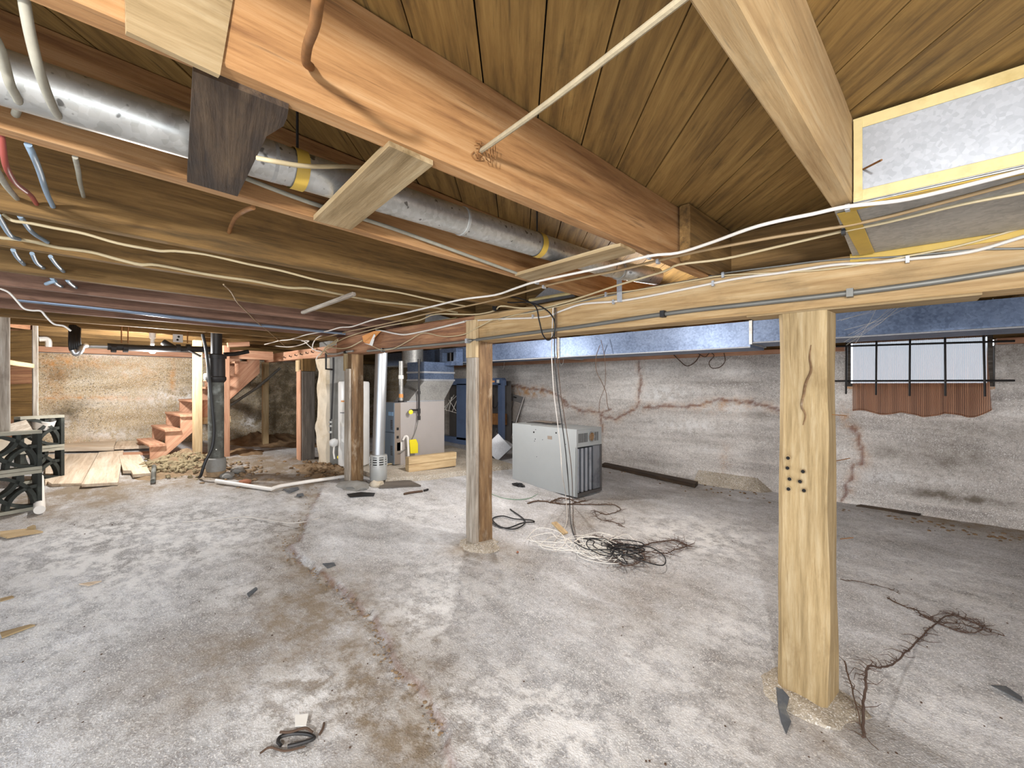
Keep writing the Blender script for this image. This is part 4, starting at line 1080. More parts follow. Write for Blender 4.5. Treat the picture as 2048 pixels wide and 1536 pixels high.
g_ = thing('gas_pipe', 'thin black gas riser with fittings against the grey pier', 'pipe', gx_)
rp = [P(u, v, Y=2.50) for u, v in ((667, 715), (667, 740), (663, 838))]
build(MB().tube(rp, .012, 8), 'riser', 'black_iron', g_, smooth=True)
build(MB().tube([P(661, 838, Y=2.50), P(661, 880, Y=2.50)], .010, 8), 'union_pipe', 'black_iron', g_, smooth=True)
for v in (842, 850, 862): build(MB().tube([P(661, v, Y=2.50), P(661, v + 4, Y=2.50)], .021, 8), 'union', 'galv_dull', g_, smooth=True)
build(MB().lathe([(.02, -.03), (.05, -.02), (.055, .02), (.03, .05), (0, .055)], P(668, 886, Y=2.52), 14, (-.6, -.3, .3)), 'regulator', 'white_paint', g_, smooth=True)
build(MB().tube([P(668, 893, Y=2.52), P(667, 905, Y=2.52), P(669, 918, Y=2.52)], .010, 8), 'drip_leg', 'pvc', g_, smooth=True)

# ---- shiny flue stack with slotted collar
fc = ray(748, 850); fp_ = CAMP + fc * 4.93; FLX, FLY = fp_.x - .03, fp_.y + .10
flz = fz(FLX, FLY)
fs_ = thing('flue_pipe', 'tall shiny steel flue pipe with a slotted collar at its foot', 'pipe', (FLX, FLY, flz))
build(MB().tube([(FLX - .01, FLY - .02, flz + .34), (FLX + .01, FLY + .02, 2.3)], .068, 28), 'pipe', 'steel', fs_, smooth=True)
build(MB().tube([(FLX - .055, FLY - .0, flz + .34), (FLX - .045, FLY + .02, 1.60)], .045, 20), 'side_pipe', 'silver_paint', fs_, smooth=True)
build(MB().lathe([(.092, .06), (.096, .065), (.096, .22), (.092, .22)], (FLX - .01, FLY - .02, flz), 28), 'collar_skirt', 'silver_paint', fs_, smooth=True)
build(MB().lathe([(.088, .22), (.088, .335)], (FLX - .01, FLY - .02, flz), 28), 'collar_core', 'dark', fs_, smooth=True)
for z_ in (.222, .249, .276, .303): build(MB().lathe([(.089, z_), (.096, z_), (.096, z_ + .014), (.089, z_ + .014)], (FLX - .01, FLY - .02, flz), 28), 'collar_ring', 'silver_paint', fs_, smooth=True)
build(MB().lathe([(.096, .325), (.096, .345), (.07, .35), (.0, .35)], (FLX - .01, FLY - .02, flz), 28), 'collar_lid', 'silver_paint', fs_, smooth=True)
for k in range(8):
    a = k * math.pi / 4 + .2; c_ = Vector((FLX - .01 + .094 * math.cos(a), FLY - .02 + .094 * math.sin(a), flz)); m_ = Matrix.Translation(c_) @ Matrix.Rotation(a, 4, 'Z')
    build(MB().box(-.003, .004, -.012, .012, .22, .33, m_), 'collar_web', 'silver_paint', fs_)
vs, fs = lump((FLX + .02, FLY - .06, flz + .02), .08, 5.5, 2, .3, (1, 1, .7)); build(MB().add(vs, fs), 'plaster_base', 'mortar', fs_, smooth=True)
ROOT_SHARDS = [((600, 930), (640, 985))]

# ================================================================ discarded furnace cabinet on the floor
c0 = fl(1153, 1000); cl = fl(1024, 977); crr = fl(1203, 990)
ex = Vector((.997, -.08, 0)).normalized(); LW = 1.06; ey = Vector((-ex.y, ex.x, 0)); LD = .485
oz = fz(c0.x - .2, c0.y + .1) + .005
mw = Matrix((ex, ey, Vector((0, 0, 1)))).transposed().to_4x4(); mw.translation = Vector((c0.x, c0.y, oz)) - ex * LW
H = .775
oc_ = thing('old_furnace_cabinet', 'discarded dull grey furnace cabinet standing on the floor', 'furnace', mw.translation)
build(MB().box(0, LW, 0, .006, .012, H, mw), 'side_panel', 'old_grey', oc_)
build(MB().box(0, LW, LD - .006, LD, .012, H, mw), 'side_panel', 'old_grey', oc_)
build(MB().box(0, .006, .006, LD - .006, .012, H, mw), 'rear_panel', 'old_grey', oc_)
build(MB().box(.02, LW - .03, .01, LD - .01, .012, .03, mw), 'bottom_pan', 'dark_metal', oc_)
build(MB().box(.30, LW, .006, LD, H - .004, H + .006, mw), 'top_panel', 'old_grey', oc_)
build(MB().box(.0, .34, .0, LD, H, H + .012, mw), 'top_flange', 'old_grey', oc_)
# front end: slotted burner panel above a bank of heat exchanger tubes
fx = LW
pn_ = MB().box(fx - .006, fx + .002, .004, LD - .004, H - .20, H - .005, mw); fpnl = build(pn_, 'front_panel', 'old_grey', oc_)
for k in range(8):
    build(MB().box(fx + .001, fx + .004, .035 + k * .022, .045 + k * .022, H - .15, H - .045, mw), 'slot', 'dark', fpnl)
for k in range(3):
    build(MB().box(fx + .001, fx + .004, .345 + k * .026, .355 + k * .026, H - .15, H - .045, mw), 'slot', 'dark', fpnl)
build(MB().lathe([(.058, 0), (.060, .012), (.050, .012), (.048, .004)], mw @ Vector((fx + .002, .275, H - .095)), 22, ex), 'flue_collar', 'steel', fpnl, smooth=True)
build(MB().lathe([(.049, 0), (.049, .005)], mw @ Vector((fx + .002, .275, H - .095)), 20, ex), 'flue_hole', 'post_brown', fpnl)
build(MB().box(fx - .12, fx - .10, .01, LD - .01, .03, H - .205, mw), 'back_plate', 'dark_metal', oc_)
for k in range(4):
    y0 = .025 + k * .078
    pr_ = [(fx - .10, y0), (fx - .02, y0 + .008), (fx - .006, y0 + .03), (fx - .02, y0 + .055), (fx - .10, y0 + .064)]
    build(MB().prism([mw @ Vector((a, b_, .05)) for a, b_ in pr_], (0, 0, H - .27)), 'heat_exchanger_tube', 'soot', oc_)
build(MB().box(fx - .10, fx - .01, .33, LD - .02, .05, H - .21, mw), 'burner_chamber', 'soot', oc_)
build(MB().box(fx - .015, fx + .004, .0, .014, .012, H - .2, mw), 'front_rail', 'old_grey', oc_)
build(MB().box(fx - .015, fx + .004, LD - .014, LD, .012, H - .2, mw), 'front_rail', 'dark_metal', oc_)
build(MB().box(fx - .02, fx + .004, .014, LD - .014, .012, .045, mw), 'front_rail', 'dark_metal', oc_)
for (a, z_, r) in ((.32, .70, .011), (.62, .72, .010), (.34, .615, .006), (.33, .59, .005), (.44, .62, .004), (.74, .60, .004), (.36, .40, .004), (.345, .735, .005)):
    build(MB().lathe([(r, 0), (r, .003)], mw @ Vector((a * 1.22, -.0, z_)), 10, -ey), 'hole', 'dark', oc_)
build(MB().box(.62, .69, -.003, .001, .635, .675, mw), 'knockout', 'brown_paint', oc_)
# loose lids and rods on its top
for k, (a, b_, z_) in enumerate(((.02, .10, .0), (.05, .2, .008))):
    m2 = mw @ Matrix.Translation((.06 + a, .08 + b_, H + .014 + z_ + .006 * k)) @ Matrix.Rotation(.12 - .2 * k, 4, 'Z')
    o = build(MB().box(0, .46 - .1 * k, 0, .14, 0, .006, m2), 'metal_lid', 'dark_metal' if k == 0 else 'brown_paint'); tag(o, ('flat grey' if k == 0 else 'rusty brown') + ' metal strip lying on the discarded cabinet', 'scrap')

# ---- big blue open cabinet frame by the window wall
BY = 5.45
bx0 = P(893, 850, Y=BY).x; bx1 = P(1007, 800, Y=BY).x; bz0 = fz((bx0 + bx1) / 2, BY) - .0; bz1 = P(930, 757, Y=BY).z
bc = thing('blue_cabinet_frame', 'large blue metal cabinet frame leaning open by the window wall', 'cabinet', ((bx0 + bx1) / 2, BY, bz0))
build(MB().box(P(914, 800, Y=BY).x, P(934, 800, Y=BY).x, BY - .012, BY + .06, bz0 + .1, bz1 - .1), 'jamb', 'old_blue', bc)
build(MB().box(bx0 - .25, bx1 - .05, BY - .012, BY + .05, bz0, bz0 + .14), 'bottom_rail', 'old_blue', bc)
build(MB().box(bx0 - .25, bx1 - .04, BY - .012, BY + .06, bz1 - .12, bz1), 'top_rail', 'old_blue', bc)
build(MB().box(bx1 - .12, bx1 - .02, BY - .012, BY + .06, bz0 + .10, bz1 - .1), 'jamb', 'old_blue', bc)
cpr = [(bx1 - .05, bz1 - .13), (bx1 + .0, bz1 - .13), (bx1 + .0, bz1 - .04), (bx1 - .03, bz1), (bx1 - .05, bz1)]
build(MB().prism([Vector((x, BY - .02, z)) for x, z in cpr], (0, .09, 0)), 'corner_cap', 'old_blue', bc)
build(MB().box(bx1 - .26, bx1 - .20, BY - .016, BY - .011, bz1 - .075, bz1 - .045), 'nameplate', 'orange_card', bc)
build(MB().box(bx1 - .15, bx1 - .09, BY - .016, BY - .011, bz1 - .085, bz1 - .03), 'sticker', 'paper', bc)
build(MB().box(bx0 - .25, bx1 - .1, BY + .28, BY + .31, bz0, bz1 - .05), 'back_sheet', 'dark_metal', bc)
build(MB().box(bx1 - .42, bx1 - .16, BY + .12, BY + .26, bz0 + .42, bz0 + .62), 'rusty_box', 'rust', bc)
build(MB().tube(smooth_path([(bx1 - .35, BY + .1, bz1 - .3), (bx1 - .34, BY + .08, bz1 - .5), (bx1 - .26, BY + .08, bz1 - .52), (bx1 - .22, BY + .1, bz1 - .42), (bx1 - .17, BY + .1, bz1 - .5)], 5), .012, 8), 'hose', 'black', bc, smooth=True)
# white wire rack inside
wr = thing('wire_rack', 'white folding wire rack standing inside the blue cabinet frame', 'rack', P(900, 840, Y=BY + .12))
YW = BY + .10
for a, b_ in (((885, 818), (915, 790)), ((885, 818), (914, 826)), ((914, 788), (914, 826)), ((898, 800), (912, 822)), ((890, 812), (893, 822)), ((903, 794), (898, 822)), ((908, 790), (890, 820)), ((914, 800), (904, 824))):
    build(MB().tube([P(*a, Y=YW), P(*b_, Y=YW)], .006, 6), 'wire', 'pvc', wr)

# ---- louvred panel leaning on the window wall
lp0 = P(1035, 789, Y=6.13); lb = Vector((lp0.x - .10, 5.70, fz(lp0.x, 5.70) + .005)); lt = Vector((lp0.x + .03, 6.02, lp0.z))
ax = (lt - lb); LH = ax.length; ax.normalize(); sx = Vector((.86, .51, 0)); sx = (sx - ax * sx.dot(ax)).normalized(); nx_ = sx.cross(ax).normalized()
if nx_.y > 0: nx_ = -nx_
ml = Matrix((sx, ax, nx_)).transposed().to_4x4(); ml.translation = lb - sx * .14
lv = thing('louvred_panel', 'dark grey louvred metal door panel leaning on the window wall', 'panel', lb)
build(MB().box(0, .33, 0, LH, -.012, 0, ml), 'sheet', 'dark_metal', lv)
build(MB().box(.0, .012, 0, LH, 0, .02, ml), 'edge_flange', 'dark_metal', lv); build(MB().box(.318, .33, 0, LH, 0, .02, ml), 'edge_flange', 'grey_paint', lv)
for k in range(14):
    for x0 in (.03, .175):
        build(MB().box(x0, x0 + .125, LH - .14 - k * .026, LH - .128 - k * .026, 0, .009, ml), 'louvre', 'brown_paint', lv)
for k in range(8):
    for x0 in (.03, .175):
        build(MB().box(x0, x0 + .125, LH - .76 - k * .026, LH - .748 - k * .026, 0, .009, ml), 'louvre', 'brown_paint', lv)
build(MB().box(.13, .19, LH - .06, LH - .035, 0, .006, ml), 'pull_hole', 'dark', lv)

# ---- duct boot: square plate and elbow on the floor
pb = P(996, 906, D=6.75); pb.z = fz(pb.x, pb.y); pc_ = Vector((pb.x, pb.y, pb.z))
db = thing('duct_boot', 'square dull metal duct boot with an elbow lying by the cabinet', 'duct', pc_)
rn = Vector((.75, -.62, .18)).normalized(); sd = rn.cross(Vector((0, 0, 1))).normalized(); up_ = sd.cross(rn).normalized()
ctr = pc_ + up_ * .215
mq = Matrix((sd, up_, rn)).transposed().to_4x4(); mq.translation = ctr; mq = mq @ Matrix.Rotation(math.radians(48), 4, 'Z')
build(MB().box(-.15, .15, -.15, .15, -.004, .004, mq), 'plate', 'galv_light', db)
build(MB().box(-.13, .13, .118, .13, -.05, -.004, mq).box(-.13, .13, -.13, -.118, -.05, -.004, mq).box(-.13, -.118, -.118, .118, -.05, -.004, mq).box(.118, .13, -.118, .118, -.05, -.004, mq), 'plate_rim', 'galv_dull', db)
build(MB().tube(smooth_path([ctr - rn * .01, ctr - rn * .10, ctr - rn * .15 - sd * .02 + Vector((0, .02, .06)), ctr - rn * .16 + Vector((.1, .10, .04)), ctr - rn * .16 + Vector((.17, .14, -.02))], 4), .075, 18), 'elbow', 'galv_light', db, smooth=True)

# ================================================================ stairs, stack and pipes at the back
XT = -6.75
def sp(u, v, X=XT): return P(u, v, X=X)
st = thing('staircase', 'steep open wooden stair with orange stringers against the back wall', 'stairs', sp(300, 903))
y0, z0 = sp(300, 903).y, fz(-6.9, 1.0) + .0
run, rise, ns = .150, .1735, 8
def stringer(x):
    pts = [(y0, z0)]
    for k in range(ns):
        pts += [(y0 + k * run, z0 + (k + 1) * rise), (y0 + (k + 1) * run, z0 + (k + 1) * rise)]
    pts = pts[:-1] + [(y0 + ns * run - .02, 2.08)] if pts[-1][1] > 2.08 else pts
    pts += [(pts[-1][0], pts[-1][1] - .30), (y0 + .10, z0)]
    return slab('stringer', [Vector((x, a, b_)) for a, b_ in pts], .04, 'fresh_orange', st, grain=(0, 1, 1.15))
stringer(XT); stringer(XT - .86)
for k in range(ns - 1):
    timber('tread', (XT - .88, y0 + (k + .45) * run, z0 + (k + 1) * rise + .016), (XT + .03, y0 + (k + .45) * run, z0 + (k + 1) * rise + .016), run + .012, .03, 'fresh_orange', st)
# ledger block under the first treads
timber('tread_support', (XT + .02, 1.45, z0 + .46), (XT + .02, 1.80, z0 + .46), .04, .09, 'fresh', st, up=(0, 0, 1))
def stud(lab, u0, u1, vb, X, zt, mat, d=.09, nm='support_post'):
    a = P(u0, vb, X=X); b_ = P(u1, vb, X=X); w = b_.y - a.y; c = (a + b_) / 2; zb = fz(X, c.y) - .02
    o = timber(nm, (X - d / 2, c.y, zb), (X - d / 2, c.y, zt), abs(w), d, mat, up=(1, 0, 0), jit=.002, ch=.003)
    # w is across Y here
    return tag(o, lab, 'post')
stud('fresh pale stud beside the stair foot', 388, 405, 905, -6.60, 2.08, 'fresh', .09)
stud('orange stud standing just behind the black soil stack', 447, 460, 910, -6.55, 2.03, 'fresh_orange', .09)
stud('thin brown stud under the upper stair in shadow', 526, 538, 868, -7.2, 1.86, 'drift', .06)
# diagonal pole
cable('pole', 'thin grey pole leaning diagonally under the stair', 'pole', [P(445, 820, X=-7.0), P(510, 778, X=-7.05), P(560, 736, X=-7.1)], .02, 'conduit', k=2, n=8)
timber('header', P(455, 708, X=-6.62), P(545, 712, X=-6.62), .04, .12, 'fresh_orange')
tag(bpy.data.objects['header'], 'pinkish lumber header nailed above the stair', 'board')
timber('wall_bracket', P(455, 690, X=-6.5), P(498, 688, X=-6.5), .05, .06, 'fresh_orange'); tag(bpy.data.objects['wall_bracket'], 'printed lumber offcut above the soil stack', 'board')

# cast iron soil stack
sb_ = fl(432, 951); SX, SY = sb_.x, sb_.y
ss = thing('soil_stack', 'black and grey cast iron soil stack rising to the joists', 'pipe', (SX, SY, sb_.z))
def sz(v): return CAMZ + (CY - v) / FPX * (Vector((SX, SY, 0)).dot(FV))
build(MB().lathe([(.085, 0), (.095, .01), (.095, .06), (.085, .07)], (SX, SY, sb_.z - .01), 18), 'base_hub', 'loam', ss, smooth=True)
build(MB().lathe([(.078, 0), (.078, sz(760) - sb_.z)], (SX, SY, sb_.z), 20), 'pipe', 'cast_iron', ss, smooth=True)
build(MB().lathe([(.090, 0), (.098, .015), (.098, sz(917) - sz(942)), (.085, sz(915) - sz(942))], (SX, SY, sz(942)), 18), 'hub', 'pier', ss, smooth=True)
build(MB().lathe([(.080, 0), (.100, .03), (.100, .06), (.090, .07), (.090, sz(717) - sz(765)), (.103, sz(717) - sz(765)), (.103, sz(710) - sz(765)), (.07, sz(708) - sz(765))], (SX, SY, sz(765)), 18), 'hub', 'black_iron', ss, smooth=True)
build(MB().lathe([(.055, 0), (.055, 2.2 - sz(709))], (SX + .02, SY, sz(709)), 16), 'upper_pipe', 'black_iron', ss, smooth=True)
build(MB().tube([(SX - .10, SY, sz(899)), (SX + .10, SY - .02, sz(897))], .006, 6), 'tie_wire', 'pvc', ss)
cable('hose', 'black hose hanging beside the soil stack to the floor', 'hose', [P(405, 668, X=SX + .12), P(412, 700, X=SX + .12), P(419, 760, X=SX + .12), P(425, 820, X=SX + .14), P(428, 860, X=SX + .14), P(424, 895, X=SX + .14), P(410, 925, X=SX + .14), P(402, 950, X=SX + .12), fl(398, 958, .02)], .016, 'black', k=5, n=8)
# horizontal drain with fittings
hd = thing('drain_pipe', 'black drain pipe hung level below the joists before the back wall', 'pipe', P(320, 697, X=-6.2))
dp = [P(u, v, X=-6.2) for u, v in ((170, 692), (215, 693), (300, 697), (360, 698), (420, 699))]
build(MB().tube(dp[:2], .024, 10), 'chrome_section', 'steel', hd, smooth=True)
build(MB().tube(dp[1:], .036, 12), 'pipe', 'black_iron', hd, smooth=True)
for u in (222, 246, 352, 372): q = P(u, 696, X=-6.2); build(MB().tube([q, q + Vector((0, .04, 0))], .046, 12), 'coupling', 'black_iron', hd, smooth=True)
build(MB().tube([P(326, 684, X=-6.25), P(352, 699, X=-6.2)], .036, 12), 'branch', 'black_iron', hd, smooth=True)
build(MB().tube([P(376, 700, X=-6.18), P(402, 713, X=-6.15)], .012, 8), 'thin_branch', 'black_iron', hd, smooth=True)
build(MB().tube([P(447, 709, X=-6.15), P(470, 708, X=-6.15), P(497, 703, X=-6.15)], .026, 10), 'outlet_pipe', 'black', hd, smooth=True)
for u in (243, 256, 375): q = P(u, 686, X=-6.2); build(MB().tube([q, q + Vector((0, 0, .2))], .006, 6), 'hanger', 'rust', hd)
# black bundle and trap at the end of the drain
kb = thing('pipe_trap', 'glossy black trap and cable bundle at the end of the drain pipe', 'trap', P(150, 700, X=-6.1))
for k in range(5):
    build(MB().tube(smooth_path([P(142 + 4 * k, 652, X=-6.20 - .02 * k), P(141 + 4 * k, 680, X=-6.05), P(143 + 4.2 * k, 700 + 3 * math.sin(k), X=-6.05), P(152 + 2 * k, 708, X=-6.06)], 4), .018, 8), 'cable', 'black', kb, smooth=True)
build(MB().tube(smooth_path([P(146, 700, X=-6.02), P(152, 708, X=-6.02), P(160, 702, X=-6.02), P(164, 693, X=-6.05), P(172, 691, X=-6.15)], 5), .026, 10), 'chrome_elbow', 'steel', kb, smooth=True)
# electric box
q = P(355, 677, X=-6.21)
eb_ = thing('junction_box', 'pale square metal junction box on a joist', 'electrical box', q)
build(MB().box(q.x, q.x + .03, q.y - .045, q.y + .045, q.z - .045, q.z + .045), 'box', 'galv_light', eb_)
for s in (-.018, .018): build(MB().lathe([(.012, 0), (.012, .003)], (q.x + .031, q.y + s * .3, q.z + s), 10, (1, 0, 0)), 'knockout', 'dark', eb_)
# coil of pinkish pipe insulation by the pilaster
cable('hose', 'pale foam hose curling off the sill at the back wall corner', 'hose', [P(78, 678, X=-7.7), P(92, 678, X=-7.7), P(97, 683, X=-7.7), P(97, 694, X=-7.7)], .03, 'pvc', k=4, n=8)
# glass jars on the stud ledge
for k, (u, v, m, lab) in enumerate(((412, 753, 'paper', 'small white pot on the stair ledge'), (421, 741, 'burlap', 'red striped packet on the stair ledge'), (418, 728, 'rust', 'rusty tin hanging by the stair stud'))):
    q = P(u, v, X=-6.62); o = build(MB().lathe([(.0, -.04), (.03, -.04), (.034, -.03), (.034, .03), (.02, .04), (.0, .04)], q, 12), 'jar', m, smooth=True); tag(o, lab, 'jar')
timber('ledge', P(405, 762, X=-6.63), P(430, 762, X=-6.63), .08, .02, 'fresh_orange'); tag(bpy.data.objects['ledge'], 'small orange ledge between stud and soil stack', 'shelf')

# bare bulb
q = P(305, 699, X=-6.235)
bl = thing('light_bulb', 'glaring bare bulb burning below the joists near the stair', 'lamp', q)
t = NT('lit bulb'); t.b.inputs['Emission Color'].default_value = (1, .96, .9, 1); t.b.inputs['Emission Strength'].default_value = 60; M['bulb'] = t.m
build(MB().lathe([(.0, -.045), (.022, -.04), (.033, -.02), (.035, .0), (.028, .025), (.016, .045), (.014, .06)], q, 18), 'globe', 'bulb', bl, smooth=True)
build(MB().lathe([(.018, .06), (.02, .062), (.02, .12), (.03, .125), (.03, 2.095 - q.z)], q, 14), 'socket', 'pvc', bl, smooth=True)
LB = lamp('bulb_light', 'POINT', (q.x, q.y, q.z - .09), 60, (1.0, .98, .955), .05)

# added fill bulb, unseen behind the girder, above the furnace aisle (hidden by the split post)
q = Vector((-3.5, 3.3, 1.985))
b2 = thing('light_bulb', 'added unseen fill bulb behind the girder over the furnace aisle', 'lamp', q)
build(MB().lathe([(.0, -.045), (.022, -.04), (.033, -.02), (.035, .0), (.028, .025), (.016, .045), (.014, .06)], q, 18), 'globe', 'bulb', b2, smooth=True)
build(MB().lathe([(.018, .06), (.02, .062), (.02, 2.36 - q.z)], q, 14), 'socket', 'pvc', b2, smooth=True)
lamp('aisle_fill_light', 'POINT', (q.x, q.y, q.z - .09), 40, (1.0, .98, .955), .05)

# added fill bulb, unseen behind the girder, brightens the window wall
q = Vector((-1.6, 3.15, 2.06))
b3_ = thing('light_bulb', 'added unseen fill bulb tucked up behind the tan girder', 'lamp', q)
build(MB().lathe([(.0, -.045), (.022, -.04), (.033, -.02), (.035, .0), (.028, .025), (.016, .045), (.014, .06)], q, 18), 'globe', 'bulb', b3_, smooth=True)
build(MB().lathe([(.018, .06), (.02, .062), (.02, 2.36 - q.z)], q, 14), 'socket', 'pvc', b3_, smooth=True)
lamp('window_side_fill_light', 'POINT', (q.x, q.y, q.z - .08), 32, (1.0, .96, .92), .05)

# ================================================================ stud frame on screen blocks, near the picture edge
sf = thing('storage_frame', 'open stud frame with plank backing standing on the screen blocks', 'shelving', P(40, 870, D=4.1))
def dpt(u, v, d): return CAMP + ray(u, v) * d
timber('stud', dpt(5, 872, 3.75), dpt(4, 595, 3.75), .09, .085, 'post_grey', sf, up=(1, 0, 0))
timber('stud', dpt(71, 868, 4.55), dpt(70, 640, 4.55), .045, .085, 'post_grey', sf, up=(1, 0, 0))
for k in range(7):
    va = 865 - k * 36
    timber('back_board', dpt(-30, va - 8 + k * 1.0, 4.72), dpt(67, va - 8, 4.86), .02, .20, 'joist_dark' if k % 3 else 'beam_dark', sf)  # dark wood puts the shade on the backing into its colour
timber('rail', dpt(14, 724, 3.9), dpt(66, 732, 4.5), .02, .045, 'fresh', sf)
slab('shelf', [dpt(12, 850, 3.85), dpt(66, 836, 4.5), dpt(68, 868, 4.4), dpt(12, 870, 3.8)], .02, 'post_grey', sf)
timber('top_rail', dpt(-20, 640, 3.95), dpt(68, 652, 4.6), .04, .09, 'beam_dark', sf)
# screen blocks with leaf openings
def screen_block(c, yaw, label, s=.30, dpth=.11):
    t_ = thing('screen_block', label, 'block', c, 'leaf pattern screen blocks')
    m_ = Matrix.Translation(c) @ Matrix.Rotation(yaw, 4, 'Z')
    e = .028
    for (a0, a1, b0, b1) in ((-s / 2, s / 2, 0, e), (-s / 2, s / 2, s - e, s), (-s / 2, -s / 2 + e, e, s - e), (s / 2 - e, s / 2, e, s - e)):
        horiz = (a1 - a0) > .2
        build(MB().box(a0, a1, -dpth / 2, dpth / 2, b0, b1, m_), 'rim', 'breeze_top' if horiz else 'breeze', t_)
    def arc(cx, cz, r, a0, a1):
        pts = []; inner = []
        for i in range(9):
            a = math.radians(a0 + (a1 - a0) * i / 8)
            pts.append((cx + (r + .014) * math.cos(a), cz + (r + .014) * math.sin(a))); inner.append((cx + (r - .014) * math.cos(a), cz + (r - .014) * math.sin(a)))
        mb_ = MB(); vv = []
        for (a, b_) in zip(pts, inner):
            for y in (-dpth / 2 + .01, dpth / 2 - .01): vv += [m_ @ Vector((a[0], y, a[1])), m_ @ Vector((b_[0], y, b_[1]))]
        ff_ = []
        for i in range(8):
            o = i * 4; ff_ += [(o, o + 4, o + 5, o + 1), (o + 2, o + 3, o + 7, o + 6), (o, o + 2, o + 6, o + 4), (o + 1, o + 5, o + 7, o + 3)]
        mb_.add(vv, ff_); build(mb_, 'leaf_rib', 'breeze', t_)
    h = s - 2 * e
    arc(-s / 2 + e, e, h, 0, 90); arc(s / 2 - e, s - e, h, 180, 270)
    arc(-s / 2 + e, s - e, h * .62, 270, 360); arc(s / 2 - e, e, h * .62, 90, 180)
    return t_
bA = dpt(22, 1040, 3.72); bA.z = fz(bA.x, bA.y) - .002
yawA = math.atan2(.95, -.3)
hz = .345
screen_block(bA, yawA, 'lower dark screen block at the picture edge', .345)
screen_block(bA + Vector((0, 0, hz + .004)), yawA, 'upper dark screen block carrying the stud frame', .345)
bB = dpt(80, 1000, 4.45); bB.z = fz(bB.x, bB.y)
screen_block(bB, yawA + .1, 'lower dark screen block behind the white pipe', .335)
screen_block(bB + Vector((0, 0, .34)), yawA + .1, 'upper dark screen block under the white pipe roll', .335)
# pvc pipes
cable('pipe', 'grey white plastic pipe leaning at the screen blocks', 'pipe', [fl(79, 1028, .035), dpt(78, 990, 4.05), dpt(77, 955, 4.4)], .037, 'pvc', k=2, n=14)
rl = dpt(86, 846, 4.5)
rr = thing('plastic_roll', 'white plastic pipe ring lying on the upper screen block', 'roll', rl)
build(MB().lathe([(.085, -.045), (.09, -.045), (.09, .045), (.08, .045), (.08, -.045)], rl, 20, (.35, .25, 1)), 'ring', 'pvc', rr, smooth=True)

# ================================================================ loose planks on the floor
def fquad(lst, lift): return [fl(u, v, lift) for u, v in lst]
def level(poly):
    zc_ = max(p.z for p in poly); return poly
def board(name, label, px, th, mat, lift=.03, cat='plank', grain=None):
    poly = [fl(u, v, lift) for u, v in px]
    # fit a plane so the board is flat
    A_ = np.array([[p.x, p.y, 1] for p in poly]); b_ = np.array([p.z for p in poly]); s_, *_ = np.linalg.lstsq(A_, b_, rcond=None)
    poly = [Vector((p.x, p.y, s_[0] * p.x + s_[1] * p.y + s_[2])) for p in poly]
    o = slab(name, poly, th, mat, grain=grain); return tag(o, label, cat)
board('floor_plank', 'wide dusty plank pointing out from the back wall beside the screen blocks', [(92, 914), (138, 913), (112, 960), (90, 972)], .03, 'plank_pale')
board('floor_plank', 'dusty plank in the middle of the three on the dirt', [(140, 912), (196, 911), (163, 972), (104, 974), (91, 966)], .03, 'plank_pale')
board('floor_plank', 'dusty plank with a raised end, closest to the rubble', [(198, 911), (247, 908), (236, 973), (163, 978)], .03, 'plank_pale', .045)
board('floor_plank', 'notched dusty board next to the rubble heap', [(238, 918), (280, 917), (301, 955), (266, 958), (262, 950), (246, 950)], .035, 'plank_pale', .05)
board('floor_plank', 'orange edged plank along the foot of the back wall', [(106, 897), (232, 893), (228, 905), (95, 908)], .05, 'plank_pale', .075)
board('floor_plank', 'short plank reaching the stair foot along the back wall', [(234, 893), (300, 890), (300, 901), (229, 904)], .04, 'plank_pale', .07)
board('floor_plank', 'narrow plank pressed against the back wall base', [(110, 889), (228, 886), (232, 892), (107, 896)], .04, 'plank_pale', .09)
board('floor_plank', 'plank lying on dirt before the stair foot', [(232, 908), (322, 905), (330, 908), (240, 913)], .02, 'fresh_orange', .02)
board('wood_scrap', 'flat orange wood offcut on the floor by the picture edge', [(0, 1066), (58, 1060), (86, 1066), (14, 1078), (0, 1074)], .012, 'fresh', .014, 'scrap')
board('wood_scrap', 'small orange wedge beside the flat offcut', [(54, 1062), (66, 1057), (71, 1058), (72, 1061)], .02, 'drift', .03, 'scrap')
board('wood_scrap', 'long thin orange sliver at the picture edge', [(0, 1268), (60, 1252), (70, 1253), (4, 1278)], .008, 'drift', .010, 'scrap')
board('wood_scrap', 'short brown sliver above the long one', [(0, 1200), (24, 1194), (28, 1197), (0, 1206)], .008, 'drift', .010, 'scrap')
board('wood_scrap', 'pale flat chip on the bare slab', [(158, 1170), (188, 1165), (203, 1164), (178, 1173)], .006, 'plank_pale', .008, 'scrap')
board('wood_scrap', 'pale broken paint stick beside the brown post', [(1103, 1048), (1113, 1046), (1136, 1068), (1126, 1071)], .012, 'fresh', .016, 'scrap')
board('wood_scrap', 'charred flat board at the pad edge', [(757, 965), (820, 964), (842, 974), (760, 978)], .018, 'grey_timber', .022, 'scrap')
board('wood_scrap', 'thin black slat at the foot of the window wall', [(1712, 1014), (1722, 1011), (1842, 1030), (1838, 1033)], .012, 'dark_board', .016, 'scrap')
board('wood_scrap', 'long dark board lying along the window wall base', [(1204, 934), (1210, 931), (1396, 970), (1390, 976)], .05, 'dark_board', .05, 'scrap')
board('slate_shard', 'curled grey shard at the picture edge', [(1982, 1378), (2012, 1380), (2044, 1402), (2046, 1412), (2020, 1398)], .004, 'shard', .02, 'scrap')
board('slate_shard', 'grey blue shard on the slab edge', [(645, 1130), (668, 1128), (672, 1134), (655, 1140)], .006, 'shard', .012, 'scrap')
